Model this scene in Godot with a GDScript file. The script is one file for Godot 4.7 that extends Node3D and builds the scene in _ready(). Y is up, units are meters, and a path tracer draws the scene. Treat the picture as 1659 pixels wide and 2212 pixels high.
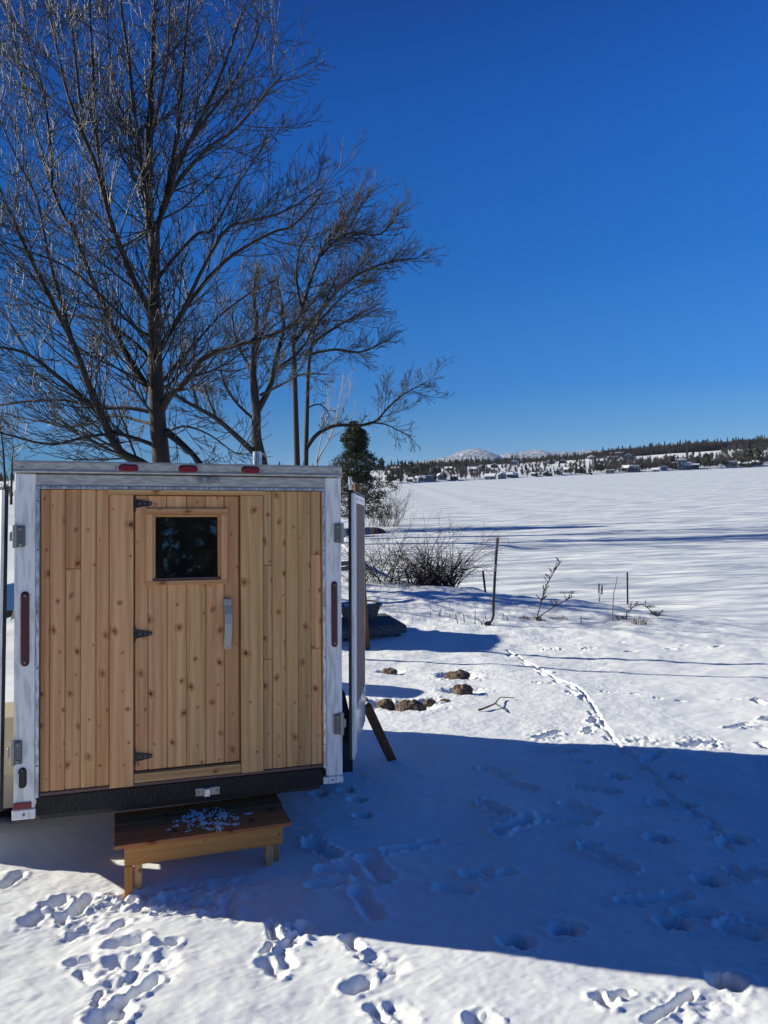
extends Node3D

# ---------------------------------------------------------------- camera facts
const F := 1662.0            # focal length in pixels of a 1659 x 2212 picture
const CX := 829.5
const CY := 1106.0
const EYE := Vector3(0, 2.3, 0)
const LAKE := -1.9
const SUN_AZ := 16.0         # degrees that shadows turn from +x towards the viewer
const SUN_EL := 25.0
var cam_basis: Basis

var M := {}
var names := {}
var rng := RandomNumberGenerator.new()
var n_big := FastNoiseLite.new()
var n_mid := FastNoiseLite.new()
var n_fine := FastNoiseLite.new()

# ---------------------------------------------------------------- mesh buffer
class Buf:
	var v := PackedVector3Array()
	var n := PackedVector3Array()
	var u := PackedVector2Array()
	var i := PackedInt32Array()
	func tri(a: Vector3, b: Vector3, c: Vector3, hint: Vector3) -> void:
		var nn := (c - a).cross(b - a)
		if nn.length_squared() < 1e-16:
			return
		nn = nn.normalized()
		var k := v.size()
		if nn.dot(hint) < 0.0:
			nn = -nn
			v.append_array([a, c, b])
		else:
			v.append_array([a, b, c])
		n.append_array([nn, nn, nn])
		for q in 3:
			u.append(Vector2.ZERO)
		i.append_array([k, k + 1, k + 2])
	func quad(a: Vector3, b: Vector3, c: Vector3, d: Vector3, hint: Vector3, ua := Vector2.ZERO, ub := Vector2.ZERO, uc := Vector2.ZERO, ud := Vector2.ZERO) -> void:
		var nn := (c - a).cross(b - a)
		if nn.length_squared() < 1e-16:
			nn = (d - a).cross(c - a)
		if nn.length_squared() < 1e-16:
			return
		nn = nn.normalized()
		var k := v.size()
		if nn.dot(hint) < 0.0:
			nn = -nn
			v.append_array([a, d, c, b])
			u.append_array([ua, ud, uc, ub])
		else:
			v.append_array([a, b, c, d])
			u.append_array([ua, ub, uc, ud])
		n.append_array([nn, nn, nn, nn])
		i.append_array([k, k + 1, k + 2, k, k + 2, k + 3])
	# bevelled box between two corners, carried by t; uv: x across, y along, in metres
	func box(lo: Vector3, hi: Vector3, bev := 0.003, t := Transform3D.IDENTITY, uvo := Vector2.ZERO, uvs := Vector2.ONE) -> void:
		var c := (lo + hi) * 0.5
		var h := (hi - lo) * 0.5
		bev = minf(bev, minf(h.x, minf(h.y, h.z)) * 0.9)
		var tb := t.basis
		var ax: Array[Vector3] = [Vector3.RIGHT, Vector3.UP, Vector3.BACK]
		for a in 3:
			var b1 := (a + 1) % 3
			var b2 := (a + 2) % 3
			for s: float in [-1.0, 1.0]:
				var p: Array[Vector3] = []
				var q: Array[Vector2] = []
				for k: Vector2 in [Vector2(-1, -1), Vector2(1, -1), Vector2(1, 1), Vector2(-1, 1)]:
					var w := c + ax[a] * s * h[a] + ax[b1] * k.x * (h[b1] - bev) + ax[b2] * k.y * (h[b2] - bev)
					p.append(t * w)
					var uw := Vector2(w.x, w.y) if a == 2 else (Vector2(w.z, w.y) if a == 0 else Vector2(w.x, w.z))
					q.append((uw - uvo) * uvs)
				quad(p[0], p[1], p[2], p[3], tb * (ax[a] * s), q[0], q[1], q[2], q[3])
		if bev <= 0.0:
			return
		for a in 3:
			var b1 := (a + 1) % 3
			var b2 := (a + 2) % 3
			for s1: float in [-1.0, 1.0]:
				for s2: float in [-1.0, 1.0]:
					var p: Array[Vector3] = []
					var q: Array[Vector2] = []
					for k: Vector2 in [Vector2(-1, 0), Vector2(1, 0), Vector2(1, 1), Vector2(-1, 1)]:
						var w := c + ax[a] * k.x * (h[a] - bev)
						w += ax[b1] * s1 * (h[b1] - (bev if k.y > 0.5 else 0.0)) + ax[b2] * s2 * (h[b2] - (0.0 if k.y > 0.5 else bev))
						p.append(t * w)
						q.append((Vector2(w.x, w.y) - uvo) * uvs)
					quad(p[0], p[1], p[2], p[3], tb * (ax[b1] * s1 + ax[b2] * s2), q[0], q[1], q[2], q[3])
		for s1: float in [-1.0, 1.0]:
			for s2: float in [-1.0, 1.0]:
				for s3: float in [-1.0, 1.0]:
					var sg := Vector3(s1, s2, s3)
					tri(t * (c + sg * (h - Vector3(0, bev, bev))), t * (c + sg * (h - Vector3(bev, 0, bev))), t * (c + sg * (h - Vector3(bev, bev, 0))), tb * sg)
	func tube(p: PackedVector3Array, r: PackedFloat32Array, sides: int, caps := false) -> void:
		var m := p.size()
		if m < 2:
			return
		var base := v.size()
		var t := (p[1] - p[0]).normalized()
		var x := t.cross(Vector3.UP if absf(t.y) < 0.9 else Vector3.RIGHT).normalized()
		for k in m:
			if k > 0 and k < m - 1:
				t = (p[k + 1] - p[k - 1]).normalized()
			elif k == m - 1:
				t = (p[k] - p[k - 1]).normalized()
			x = (x - t * x.dot(t)).normalized()
			var y := t.cross(x)
			for s in sides:
				var a := TAU * s / sides
				var d := x * cos(a) + y * sin(a)
				v.append(p[k] + d * r[k])
				n.append(d)
				u.append(Vector2(float(s) / sides, k))
		for k in m - 1:
			for s in sides:
				var s2 := (s + 1) % sides
				var a := base + k * sides + s
				var b := base + k * sides + s2
				i.append_array([a, a + sides, b, b, a + sides, b + sides])
		if caps:
			for e in 2:
				var k: int = 0 if e == 0 else m - 1
				var tt := (p[0] - p[1]).normalized() if e == 0 else (p[m - 1] - p[m - 2]).normalized()
				for s in sides:
					tri(p[k], v[base + k * sides + s], v[base + k * sides + (s + 1) % sides], tt)
	# profile of (radius, height) turned about the y axis of t
	func lathe(prof: PackedVector2Array, sides: int, t: Transform3D) -> void:
		for k in prof.size() - 1:
			var a := prof[k]
			var b := prof[k + 1]
			for s in sides:
				var c0 := TAU * s / sides
				var c1 := TAU * (s + 1) / sides
				var e0 := Vector3(cos(c0), 0, sin(c0))
				var e1 := Vector3(cos(c1), 0, sin(c1))
				var dr := b.x - a.x
				var dy := b.y - a.y
				var hint := (e0 + e1) * 0.5 * dy + Vector3.UP * -dr
				quad(t * (e0 * a.x + Vector3.UP * a.y), t * (e1 * a.x + Vector3.UP * a.y), t * (e1 * b.x + Vector3.UP * b.y), t * (e0 * b.x + Vector3.UP * b.y), t.basis * hint)
	# flat outline (x, y) given depth along z, from z0 to z1
	func prism(pts: PackedVector2Array, z0: float, z1: float, t := Transform3D.IDENTITY, uvs := 1.0) -> void:
		var tr := Geometry2D.triangulate_polygon(pts)
		var c := Vector2.ZERO
		for q in pts:
			c += q / pts.size()
		for e in 2:
			var z := z0 if e == 0 else z1
			var hint := t.basis * Vector3(0, 0, signf(z0 - z1) if e == 0 else signf(z1 - z0))
			for k in range(0, tr.size(), 3):
				var a := pts[tr[k]]
				var b := pts[tr[k + 1]]
				var d := pts[tr[k + 2]]
				tri(t * Vector3(a.x, a.y, z), t * Vector3(b.x, b.y, z), t * Vector3(d.x, d.y, z), hint)
		var ccw := not Geometry2D.is_polygon_clockwise(pts)
		for k in pts.size():
			var a := pts[k]
			var b := pts[(k + 1) % pts.size()]
			var e := b - a
			var out := Vector3(e.y, -e.x, 0) * (1.0 if ccw else -1.0)
			quad(t * Vector3(a.x, a.y, z0), t * Vector3(b.x, b.y, z0), t * Vector3(b.x, b.y, z1), t * Vector3(a.x, a.y, z1), t.basis * out)
	func mesh() -> ArrayMesh:
		var m := ArrayMesh.new()
		if v.size() == 0:
			return m
		var a := []
		a.resize(Mesh.ARRAY_MAX)
		a[Mesh.ARRAY_VERTEX] = v
		a[Mesh.ARRAY_NORMAL] = n
		a[Mesh.ARRAY_TEX_UV] = u
		a[Mesh.ARRAY_INDEX] = i
		m.add_surface_from_arrays(Mesh.PRIMITIVE_TRIANGLES, a)
		return m

# ---------------------------------------------------------------- scene helpers
func numbered(called: String) -> String:
	if not names.has(called):
		names[called] = 0
		return called
	names[called] += 1
	return "%s_%03d" % [called, names[called]]

func tag(o: Node, label: String, category := "", group := "", kind := "") -> void:
	if label:
		o.set_meta("label", label)
	if category:
		o.set_meta("category", category)
	if group:
		o.set_meta("group", group)
	if kind:
		o.set_meta("kind", kind)

func thing(called: String, label: String, category: String, t := Transform3D.IDENTITY, group := "") -> Node3D:
	var o := Node3D.new()
	o.name = numbered(called)
	add_child(o)
	o.transform = t
	tag(o, label, category, group)
	return o

func part(called: String, b: Variant, m: Material, parent: Node = self, label := "") -> MeshInstance3D:
	var o := MeshInstance3D.new()
	o.mesh = b.mesh() if b is Buf else b
	o.material_override = m
	o.cast_shadow = GeometryInstance3D.SHADOW_CASTING_SETTING_ON
	if parent == self:
		o.name = numbered(called)
		add_child(o)
	else:
		o.name = called
		parent.add_child(o, true)
	if label:
		o.set_meta("label", label)
	return o

func group_node(called: String, parent: Node, t := Transform3D.IDENTITY, label := "") -> Node3D:
	var o := Node3D.new()
	o.name = called
	parent.add_child(o, true)
	o.transform = t
	if label:
		o.set_meta("label", label)
	return o

func boxed(lo: Vector3, hi: Vector3, bev := 0.003, t := Transform3D.IDENTITY) -> Buf:
	var b := Buf.new()
	b.box(lo, hi, bev, t)
	return b

func lin(r: float, g: float, b: float) -> Color:
	return Color(r, g, b).linear_to_srgb()

func mat(r: float, g: float, b: float, rough := 0.8, metal := 0.0) -> StandardMaterial3D:
	var m := StandardMaterial3D.new()
	m.albedo_color = lin(r, g, b)
	m.roughness = rough
	m.metallic = metal
	return m

func noise(seed_: int, freq: float, oct := 3, type := FastNoiseLite.TYPE_SIMPLEX_SMOOTH) -> FastNoiseLite:
	var n := FastNoiseLite.new()
	n.seed = seed_
	n.frequency = freq
	n.noise_type = type
	n.fractal_octaves = oct
	return n

func tex(im: Image) -> ImageTexture:
	return ImageTexture.create_from_image(im)

# grey noise turned into a two-colour picture
func ramp_tex(seed_: int, w: int, h: int, freq: float, a: Color, b: Color, lo := 0.3, hi := 0.7, oct := 4) -> ImageTexture:
	var im := noise(seed_, freq, oct).get_seamless_image(w, h)
	im.convert(Image.FORMAT_L8)
	var src := im.get_data()
	var lut := PackedByteArray()
	for k in 256:
		var c := a.lerp(b, smoothstep(lo, hi, k / 255.0))
		lut.append_array([c.r8, c.g8, c.b8])
	var out := PackedByteArray()
	out.resize(w * h * 3)
	for k in w * h:
		var s := src[k] * 3
		out[k * 3] = lut[s]
		out[k * 3 + 1] = lut[s + 1]
		out[k * 3 + 2] = lut[s + 2]
	return tex(Image.create_from_data(w, h, false, Image.FORMAT_RGB8, out))

func normal_tex(seed_: int, size: int, freq: float, strength: float, oct := 4) -> ImageTexture:
	var im := noise(seed_, freq, oct).get_seamless_image(size, size)
	im.convert(Image.FORMAT_RGBA8)
	im.bump_map_to_normal_map(strength)
	return tex(im)

func tri_map(m: StandardMaterial3D, s: Vector3, world := false) -> void:
	m.uv1_triplanar = true
	m.uv1_world_triplanar = world
	m.uv1_scale = s

# ---------------------------------------------------------------- pixels and places
func ray(px: float, py: float) -> Vector3:
	return cam_basis * Vector3((px - CX) / F, -(py - CY) / F, -1.0)

func at(px: float, py: float, depth: float) -> Vector3:
	var d := ray(px, py)
	return EYE + d * (depth / -d.z)

func hit(px: float, py: float) -> Vector3:
	var d := ray(px, py).normalized()
	var t := 1.0
	var last := 1.0
	while t < 1500.0:
		var p := EYE + d * t
		if p.y < height(p.x, p.z):
			var a := last
			var b := t
			for k in 14:
				var mm := (a + b) * 0.5
				var q := EYE + d * mm
				if q.y < height(q.x, q.z):
					b = mm
				else:
					a = mm
			return EYE + d * b
		last = t
		t *= 1.02
	return EYE + d * 1500.0

func pw(x: float, table: Array) -> float:
	if x <= table[0][0]:
		return table[0][1]
	for k in table.size() - 1:
		if x <= table[k + 1][0]:
			var a = table[k]
			var b = table[k + 1]
			return lerpf(a[1], b[1], (x - a[0]) / (b[0] - a[0]))
	return table[-1][1]

var crest := [[-300.0, 90.0], [-40.0, 78.0], [-5.0, 68.0], [-2.2, 62.0], [-1.3, 36.0], [-0.8, 24.5], [0.49, 20.9], [1.57, 19.9], [2.19, 19.2], [2.84, 18.2], [4.5, 16.5], [5.27, 15.2], [6.6, 13.6], [12.0, 12.0], [60.0, 9.0], [300.0, 4.0]]

func base(x: float, z: float) -> float:
	var d := -z
	var y := -0.03 * clampf(x, -9.0, 9.0)
	if d < 14.0:
		y -= 0.035 * (maxf(d, -14.0) - 4.5)
	else:
		y -= 0.3325 + 0.017 * (minf(d, 70.0) - 14.0)
	if d > 3.5 and d < 8.0 and x < -2.2 and x > -5.0:
		var bp := Vector2(x, z)
		var b0 := Vector2(-2.92, -4.80)
		var b1 := Vector2(-4.2, -6.1)
		var bt := clampf((bp - b0).dot(b1 - b0) / (b1 - b0).length_squared(), 0.0, 1.0)
		y += 0.60 * exp(-pow(bp.distance_to(b0.lerp(b1, bt)) / 0.15, 2.0))
	if d > 22.0:
		y = lerpf(y, LAKE + 0.12, smoothstep(22.0, 42.0, d) * (1.0 - smoothstep(12.0, 30.0, -x)))
	if d > 3.0:
		var dc := pw(x, crest)
		var s := d - dc
		if s > -2.0:
			var k := smoothstep(-0.5, 4.6, s)
			y += -0.06 * smoothstep(-2.0, 0.0, s)
			y = lerpf(y, LAKE - 0.35, k)
	return y

var far_shore: Array = []
var far_rise: Array = []

func far_h(x: float, z: float) -> float:
	if z > -200.0:
		return -50.0
	var az := rad_to_deg(atan2(x, -z))
	var dd := sqrt(x * x + z * z)
	var s := dd - pw(az, far_shore)
	if s < 0.0:
		return LAKE - 0.5 + s * 0.1
	var up := pw(az, far_rise)
	return LAKE + 1.3 * smoothstep(0.0, 12.0, s) + up * smoothstep(0.0, 1.0, s / 340.0) + n_big.get_noise_2d(x * 0.02, z * 0.02) * minf(1.2, s * 0.02)

func height(x: float, z: float) -> float:
	return maxf(maxf(base(x, z), LAKE), far_h(x, z))

# crops of the photograph that positions were read from
func c5(x: float, y: float) -> Vector2:
	return Vector2((1900 + x * 0.6775) * 0.5486, (2400 + y * 0.6775) * 0.5486)
func c6(x: float, y: float) -> Vector2:
	return Vector2((1100 + x * 1.1597) * 0.5486, (3100 + y * 1.1597) * 0.5486)
func cl(x: float, y: float) -> Vector2:
	return Vector2(x * 0.7233 * 0.5486, (3100 + y * 0.7233) * 0.5486)
func c7(x: float, y: float) -> Vector2:
	return Vector2(x * 0.5622, 493.7 + y * 0.5622)
func c8(x: float, y: float) -> Vector2:
	return Vector2(x * 0.5622, y * 0.5622)
func cb(x: float, y: float) -> Vector2:
	return Vector2((2000 + x * 0.42194) * 0.5486, (2150 + y * 0.42194) * 0.5486)
func cq(x: float, y: float) -> Vector2:
	return Vector2((1300 + x * 0.48222) * 0.5486, (2400 + y * 0.48222) * 0.5486)

func _ready() -> void:
	setup_view()
	materials()
	terrain()
	trailer()
	near_things()
	trees()
	far_side()

# ---------------------------------------------------------------- camera, sky, sun
func setup_view() -> void:
	var p := deg_to_rad(2.63)
	var r := deg_to_rad(-2.32)
	cam_basis = Basis(Vector3.RIGHT, -p) * Basis(Vector3.BACK, r)
	var cam := Camera3D.new()
	cam.name = "camera"
	cam.fov = rad_to_deg(2.0 * atan(CY / F))
	cam.near = 0.05
	cam.far = 20000.0
	add_child(cam)
	cam.transform = Transform3D(cam_basis, EYE)
	cam.current = true

	var env := Environment.new()
	env.background_mode = Environment.BG_SKY
	env.tonemap_mode = Environment.TONE_MAPPER_LINEAR
	env.tonemap_exposure = 1.27
	env.sdfgi_enabled = true
	env.ssao_enabled = true
	env.ssil_enabled = true
	env.fog_enabled = true
	env.fog_density = 0.00005
	env.fog_light_color = Color(0.80, 0.88, 1.0)
	# clear winter air: pale at the horizon, deep blue overhead, a little paler towards the sun
	var table := [[-90.0, 0.20, 0.28, 0.36], [-2.0, 0.15, 0.32, 0.50], [0.0, 0.125, 0.34, 0.55], [1.7, 0.090, 0.295, 0.53], [6.0, 0.030, 0.200, 0.55], [14.5, 0.0098, 0.124, 0.45], [24.0, 0.0056, 0.082, 0.365], [32.0, 0.0034, 0.044, 0.235], [50.0, 0.0009, 0.012, 0.062], [90.0, 0.0004, 0.005, 0.027]]
	var sw := 512
	var sh := 256
	var im := Image.create(sw, sh, false, Image.FORMAT_RGBF)
	var sun_dir := Vector3(-cos(deg_to_rad(SUN_AZ)) * cos(deg_to_rad(SUN_EL)), sin(deg_to_rad(SUN_EL)), -sin(deg_to_rad(SUN_AZ)) * cos(deg_to_rad(SUN_EL)))
	for j in sh:
		var el := 90.0 - (j + 0.5) * 180.0 / sh
		var col := Vector3.ZERO
		for k in table.size() - 1:
			var a = table[k]
			var b = table[k + 1]
			if el >= a[0] and el <= b[0]:
				var f: float = (el - a[0]) / (b[0] - a[0])
				col = Vector3(lerpf(a[1], b[1], f), lerpf(a[2], b[2], f), lerpf(a[3], b[3], f))
		for k in sw:
			var az := ((k + 0.5) / sw - 0.5) * TAU
			var e := deg_to_rad(el)
			var dir := Vector3(sin(az) * cos(e), sin(e), -cos(az) * cos(e))
			var near_sun := (dir.dot(sun_dir) + 1.0) * 0.5
			var g := 0.66 + 1.0 * near_sun * near_sun
			im.set_pixel(k, j, Color(col.x * g * (1.0 + 0.5 * pow(near_sun, 4.0)), col.y * g, col.z * g))
	var pano := PanoramaSkyMaterial.new()
	pano.panorama = ImageTexture.create_from_image(im)
	var sky := Sky.new()
	sky.sky_material = pano
	env.sky = sky
	var we := WorldEnvironment.new()
	we.name = "world_environment"
	we.environment = env
	add_child(we)

	var sun := DirectionalLight3D.new()
	sun.name = "sun"
	sun.light_energy = 1.6
	sun.light_color = Color(1.0, 0.975, 0.90)
	sun.light_angular_distance = 0.53
	sun.shadow_enabled = true
	add_child(sun)
	sun.look_at_from_position(sun_dir * 50.0, Vector3.ZERO, Vector3.UP)

# ---------------------------------------------------------------- materials
func wood_tex(seed_: int, knots: int) -> ImageTexture:
	var w := 128
	var h := 1024
	var r := RandomNumberGenerator.new()
	r.seed = seed_
	var g1 := noise(seed_, 1.0, 2)
	var g2 := noise(seed_ + 50, 1.0, 3)
	var ks := []
	for k in knots:
		ks.append([r.randf_range(18, 110), (k + r.randf_range(0.15, 0.85)) * h / knots, r.randf_range(2.5, 5.0) if r.randf() < 0.5 else r.randf_range(6.0, 12.0), r.randf_range(0.45, 1.0), r.randf_range(-0.4, 0.4)])
	var out := PackedByteArray()
	out.resize(w * h * 3)
	var pale := Vector3(0.93, 0.82, 0.66)
	var dark := Vector3(0.70, 0.50, 0.33)
	var knot := Vector3(0.30, 0.16, 0.09)
	var grey := r.randf_range(0.0, 1.0)
	for y in h:
		var near := []
		for q in ks:
			if absf(q[1] - y) < 90.0:
				near.append(q)
		for x in w:
			var sx := float(x)
			var kd := 0.0
			var ring := 0.0
			for q in near:
				var dx: float = x - q[0]
				var dy: float = (y - q[1]) * 1.55 + dx * q[4]
				var rr := sqrt(dx * dx + dy * dy)
				var rad: float = q[2]
				sx += signf(dx) * rad * 1.7 * exp(-rr / (rad * 2.6)) * -1.0
				kd = maxf(kd, (1.0 - smoothstep(rad * 0.6, rad * 1.25, rr)) * q[3])
				ring = maxf(ring, exp(-pow((rr - rad * 1.5) / (rad * 0.8), 2.0)) * 0.35)
			var band := g1.get_noise_2d(sx * 0.026, y * 0.0011) * 0.5 + 0.5
			var fib := g2.get_noise_2d(sx * 0.22, y * 0.006) * 0.5 + 0.5
			var f := clampf(band * 0.85 + fib * 0.26 - 0.12, 0.0, 1.0)
			f = f * f * (3.0 - 2.0 * f)
			var c := pale.lerp(dark, clampf(f * 0.62 + ring * 1.3, 0.0, 1.0))
			var sap := smoothstep(0.62, 0.85, g1.get_noise_2d(sx * 0.02 + 300.0, y * 0.0012) * 0.5 + 0.5) * grey
			c = c.lerp(Vector3(0.74, 0.71, 0.55), sap * 0.6)
			c = c.lerp(knot, kd * 0.85)
			var k := (y * w + x) * 3
			out[k] = int(clampf(c.x, 0, 1) * 255)
			out[k + 1] = int(clampf(c.y, 0, 1) * 255)
			out[k + 2] = int(clampf(c.z, 0, 1) * 255)
	return tex(Image.create_from_data(w, h, false, Image.FORMAT_RGB8, out))

func materials() -> void:
	n_big.seed = 3
	n_big.frequency = 1.0
	n_big.fractal_octaves = 3
	n_mid.seed = 8
	n_mid.frequency = 1.0
	n_mid.fractal_octaves = 3
	n_fine.seed = 21
	n_fine.frequency = 1.0
	n_fine.fractal_octaves = 2

	var snow := mat(0.85, 0.875, 0.89, 0.75)
	snow.normal_enabled = true
	snow.normal_texture = normal_tex(5, 1024, 0.06, 6.0, 5)
	snow.normal_scale = 0.55
	tri_map(snow, Vector3.ONE * 2.1, true)
	M.snow = snow

	var ice := mat(1, 1, 1, 0.6)
	ice.albedo_texture = ramp_tex(11, 1024, 1024, 0.012, Color(0.76, 0.79, 0.82), Color(0.93, 0.94, 0.945), 0.30, 0.64, 5)
	ice.normal_enabled = true
	ice.normal_texture = normal_tex(15, 512, 0.03, 5.0, 4)
	ice.normal_scale = 0.5
	tri_map(ice, Vector3(0.011, 1.0, 0.075), true)
	M.ice = ice

	var woods := []
	for k in 6:
		woods.append(wood_tex(100 + k * 7, [10, 8, 5, 9, 5, 12][k]))
	var tints := [Color(0.97, 0.85, 0.74), Color(1.0, 0.90, 0.77), Color(0.89, 0.76, 0.64), Color(0.95, 0.87, 0.72), Color(0.89, 0.82, 0.69)]
	M.wood = []
	for k in 6:
		for q in tints:
			var m := StandardMaterial3D.new()
			m.albedo_texture = woods[k]
			m.albedo_color = q
			m.roughness = 0.72
			M.wood.append(m)
	var sw := StandardMaterial3D.new()
	sw.albedo_texture = woods[2]
	sw.albedo_color = Color(0.78, 0.585, 0.45)
	sw.roughness = 0.8
	M.step_top = sw
	var sf := StandardMaterial3D.new()
	sf.albedo_texture = woods[4]
	sf.albedo_color = Color(0.86, 0.71, 0.48)
	sf.roughness = 0.75
	M.step_front = sf
	var old := mat(1, 1, 1, 0.9)
	old.albedo_texture = ramp_tex(51, 256, 256, 0.04, Color(0.27, 0.275, 0.28), Color(0.44, 0.44, 0.435), 0.25, 0.75, 5)
	tri_map(old, Vector3(0.9, 6.0, 3.0))
	M.old_wood = old
	var prop := StandardMaterial3D.new()
	prop.albedo_texture = woods[3]
	prop.albedo_color = Color(0.55, 0.42, 0.30)
	prop.roughness = 0.85
	M.prop_wood = prop

	var paint := mat(1, 1, 1, 0.45)
	paint.albedo_texture = ramp_tex(31, 512, 512, 0.02, Color(0.83, 0.825, 0.79), Color(0.94, 0.935, 0.91), 0.2, 0.55, 5)
	tri_map(paint, Vector3(2.6, 0.35, 2.6))
	M.paint = paint
	var zinc := mat(1, 1, 1, 0.42, 0.12)
	zinc.albedo_texture = ramp_tex(33, 512, 512, 0.03, Color(0.66, 0.645, 0.60), Color(0.76, 0.75, 0.715), 0.3, 0.7, 5)
	tri_map(zinc, Vector3(0.7, 2.6, 2.0))
	M.zinc = zinc
	var alu := mat(1, 1, 1, 0.35, 0.6)
	alu.albedo_texture = ramp_tex(35, 256, 256, 0.04, Color(0.60, 0.62, 0.64), Color(0.80, 0.82, 0.84), 0.3, 0.7, 4)
	tri_map(alu, Vector3(3, 1, 3))
	M.alu = alu
	var beam := mat(1, 1, 1, 0.7)
	beam.albedo_texture = ramp_tex(37, 512, 512, 0.03, Color(0.09, 0.075, 0.065), Color(0.24, 0.18, 0.14), 0.55, 0.8, 5)
	tri_map(beam, Vector3(4.0, 1.2, 2.0))
	M.beam = beam
	M.dark_steel = mat(0.16, 0.16, 0.15, 0.5, 0.5)
	M.steel = mat(0.33, 0.33, 0.31, 0.45, 0.6)
	M.black = mat(0.012, 0.012, 0.013, 0.45)
	M.rubber = mat(0.022, 0.022, 0.024, 0.8)
	M.red = mat(0.22, 0.014, 0.025, 0.3)
	M.dark_red = mat(0.085, 0.012, 0.02, 0.35)
	M.white = mat(0.72, 0.72, 0.70, 0.5)
	M.gloss_white = mat(0.70, 0.71, 0.72, 0.16)
	M.sill = mat(0.13, 0.075, 0.06, 0.5)
	var ply := mat(1, 1, 1, 0.75)
	ply.albedo_texture = ramp_tex(39, 512, 512, 0.03, Color(0.47, 0.37, 0.30), Color(0.58, 0.47, 0.385), 0.3, 0.7, 5)
	tri_map(ply, Vector3(5, 0.5, 5))
	M.ply = ply
	M.fender = mat(0.42, 0.37, 0.28, 0.5)
	M.inside = mat(0.36, 0.24, 0.14, 0.85)
	var glass := mat(0.02, 0.025, 0.03, 0.02)
	glass.transparency = BaseMaterial3D.TRANSPARENCY_ALPHA
	glass.albedo_color.a = 0.12
	M.glass = glass

	var bark := mat(1, 1, 1, 0.75)
	bark.albedo_texture = ramp_tex(41, 256, 256, 0.05, Color(0.11, 0.09, 0.078), Color(0.20, 0.172, 0.15), 0.3, 0.7, 4)
	bark.normal_enabled = true
	bark.normal_texture = normal_tex(43, 256, 0.06, 8.0, 3)
	tri_map(bark, Vector3(4, 0.9, 4), true)
	M.bark = bark
	M.twig = mat(0.020, 0.017, 0.0145, 0.5)
	M.birch = mat(0.42, 0.40, 0.37, 0.7)
	M.bramble = mat(0.05, 0.033, 0.026, 0.75)
	M.straw = mat(0.19, 0.14, 0.085, 0.8)
	M.cedar = mat(0.030, 0.042, 0.016, 0.8)
	M.cedar.backlight_enabled = true
	M.cedar.backlight = Color(0.10, 0.11, 0.04)
	var rock := mat(1, 1, 1, 0.85)
	rock.albedo_texture = ramp_tex(45, 256, 256, 0.05, Color(0.25, 0.205, 0.175), Color(0.50, 0.41, 0.34), 0.25, 0.75, 5)
	rock.normal_enabled = true
	rock.normal_texture = normal_tex(47, 256, 0.06, 7.0, 4)
	tri_map(rock, Vector3.ONE * 2.5, true)
	M.rock = rock
	M.blue = mat(0.035, 0.16, 0.36, 0.3)
	M.blue_dark = mat(0.03, 0.07, 0.19, 0.6)

# ---------------------------------------------------------------- ground and lake
var gx := PackedFloat32Array()
var gz := PackedFloat32Array()
var gh := PackedFloat32Array()

func axis(fine_lo: float, fine_hi: float, f: float, mid_lo: float, mid_hi: float, m: float, lo: float, hi: float, grow: float) -> PackedFloat32Array:
	var a := PackedFloat32Array()
	var x := fine_lo
	while x < fine_hi:
		a.append(x)
		x += f
	while x < mid_hi:
		a.append(x)
		x += m
	var s := m
	while x < hi:
		a.append(x)
		s = s * grow
		x += s
	a.append(hi)
	var b := PackedFloat32Array()
	x = fine_lo - m
	while x > mid_lo:
		b.append(x)
		x -= m
	s = m
	while x > lo:
		b.append(x)
		s = s * grow
		x -= s
	b.append(lo)
	b.reverse()
	b.append_array(a)
	return b

# a pressed-in capsule from a to b (ground x, z)
func press(a: Vector2, b: Vector2, w: float, depth: float, rim := 0.2, rough := 0.25, soft := 0.18) -> void:
	var reach := w * 2.2
	var i0 := gx.bsearch(minf(a.x, b.x) - reach)
	var i1 := mini(gx.bsearch(maxf(a.x, b.x) + reach), gx.size() - 1)
	var j0 := gz.bsearch(minf(a.y, b.y) - reach)
	var j1 := mini(gz.bsearch(maxf(a.y, b.y) + reach), gz.size() - 1)
	var ab := b - a
	var l2 := maxf(ab.length_squared(), 1e-6)
	var nx := gx.size()
	for j in range(j0, j1 + 1):
		for i in range(i0, i1 + 1):
			var p := Vector2(gx[i], gz[j])
			var t := clampf((p - a).dot(ab) / l2, 0.0, 1.0)
			var waist := 1.0 - 0.22 * exp(-pow((t - 0.40) / 0.16, 2.0))
			var wob := 1.0 + 0.30 * n_mid.get_noise_2d(p.x * 8.0, p.y * 8.0)
			var q := (p - a - ab * t).length() / (w * waist) * wob
			if q > 2.2:
				continue
			var down := 1.0 - smoothstep(soft, 1.05, q)
			var k := j * nx + i
			var lump := n_fine.get_noise_2d(p.x * 17.0, p.y * 17.0)
			gh[k] -= depth * down * (1.0 + rough * lump + 0.10 * n_fine.get_noise_2d(p.x * 52.0, p.y * 52.0))
			if rim > 0.0 and q > 0.9:
				gh[k] += depth * rim * exp(-pow((q - 1.25) / 0.28, 2.0)) * (0.6 + 0.9 * maxf(lump, -0.5))

func print_px(a: Vector2, b: Vector2, w := 0.055, depth := 0.045, rim := 0.22) -> void:
	var p := hit(a.x, a.y)
	var q := hit(b.x, b.y)
	press(Vector2(p.x, p.z), Vector2(q.x, q.z), w, depth, rim)

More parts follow.
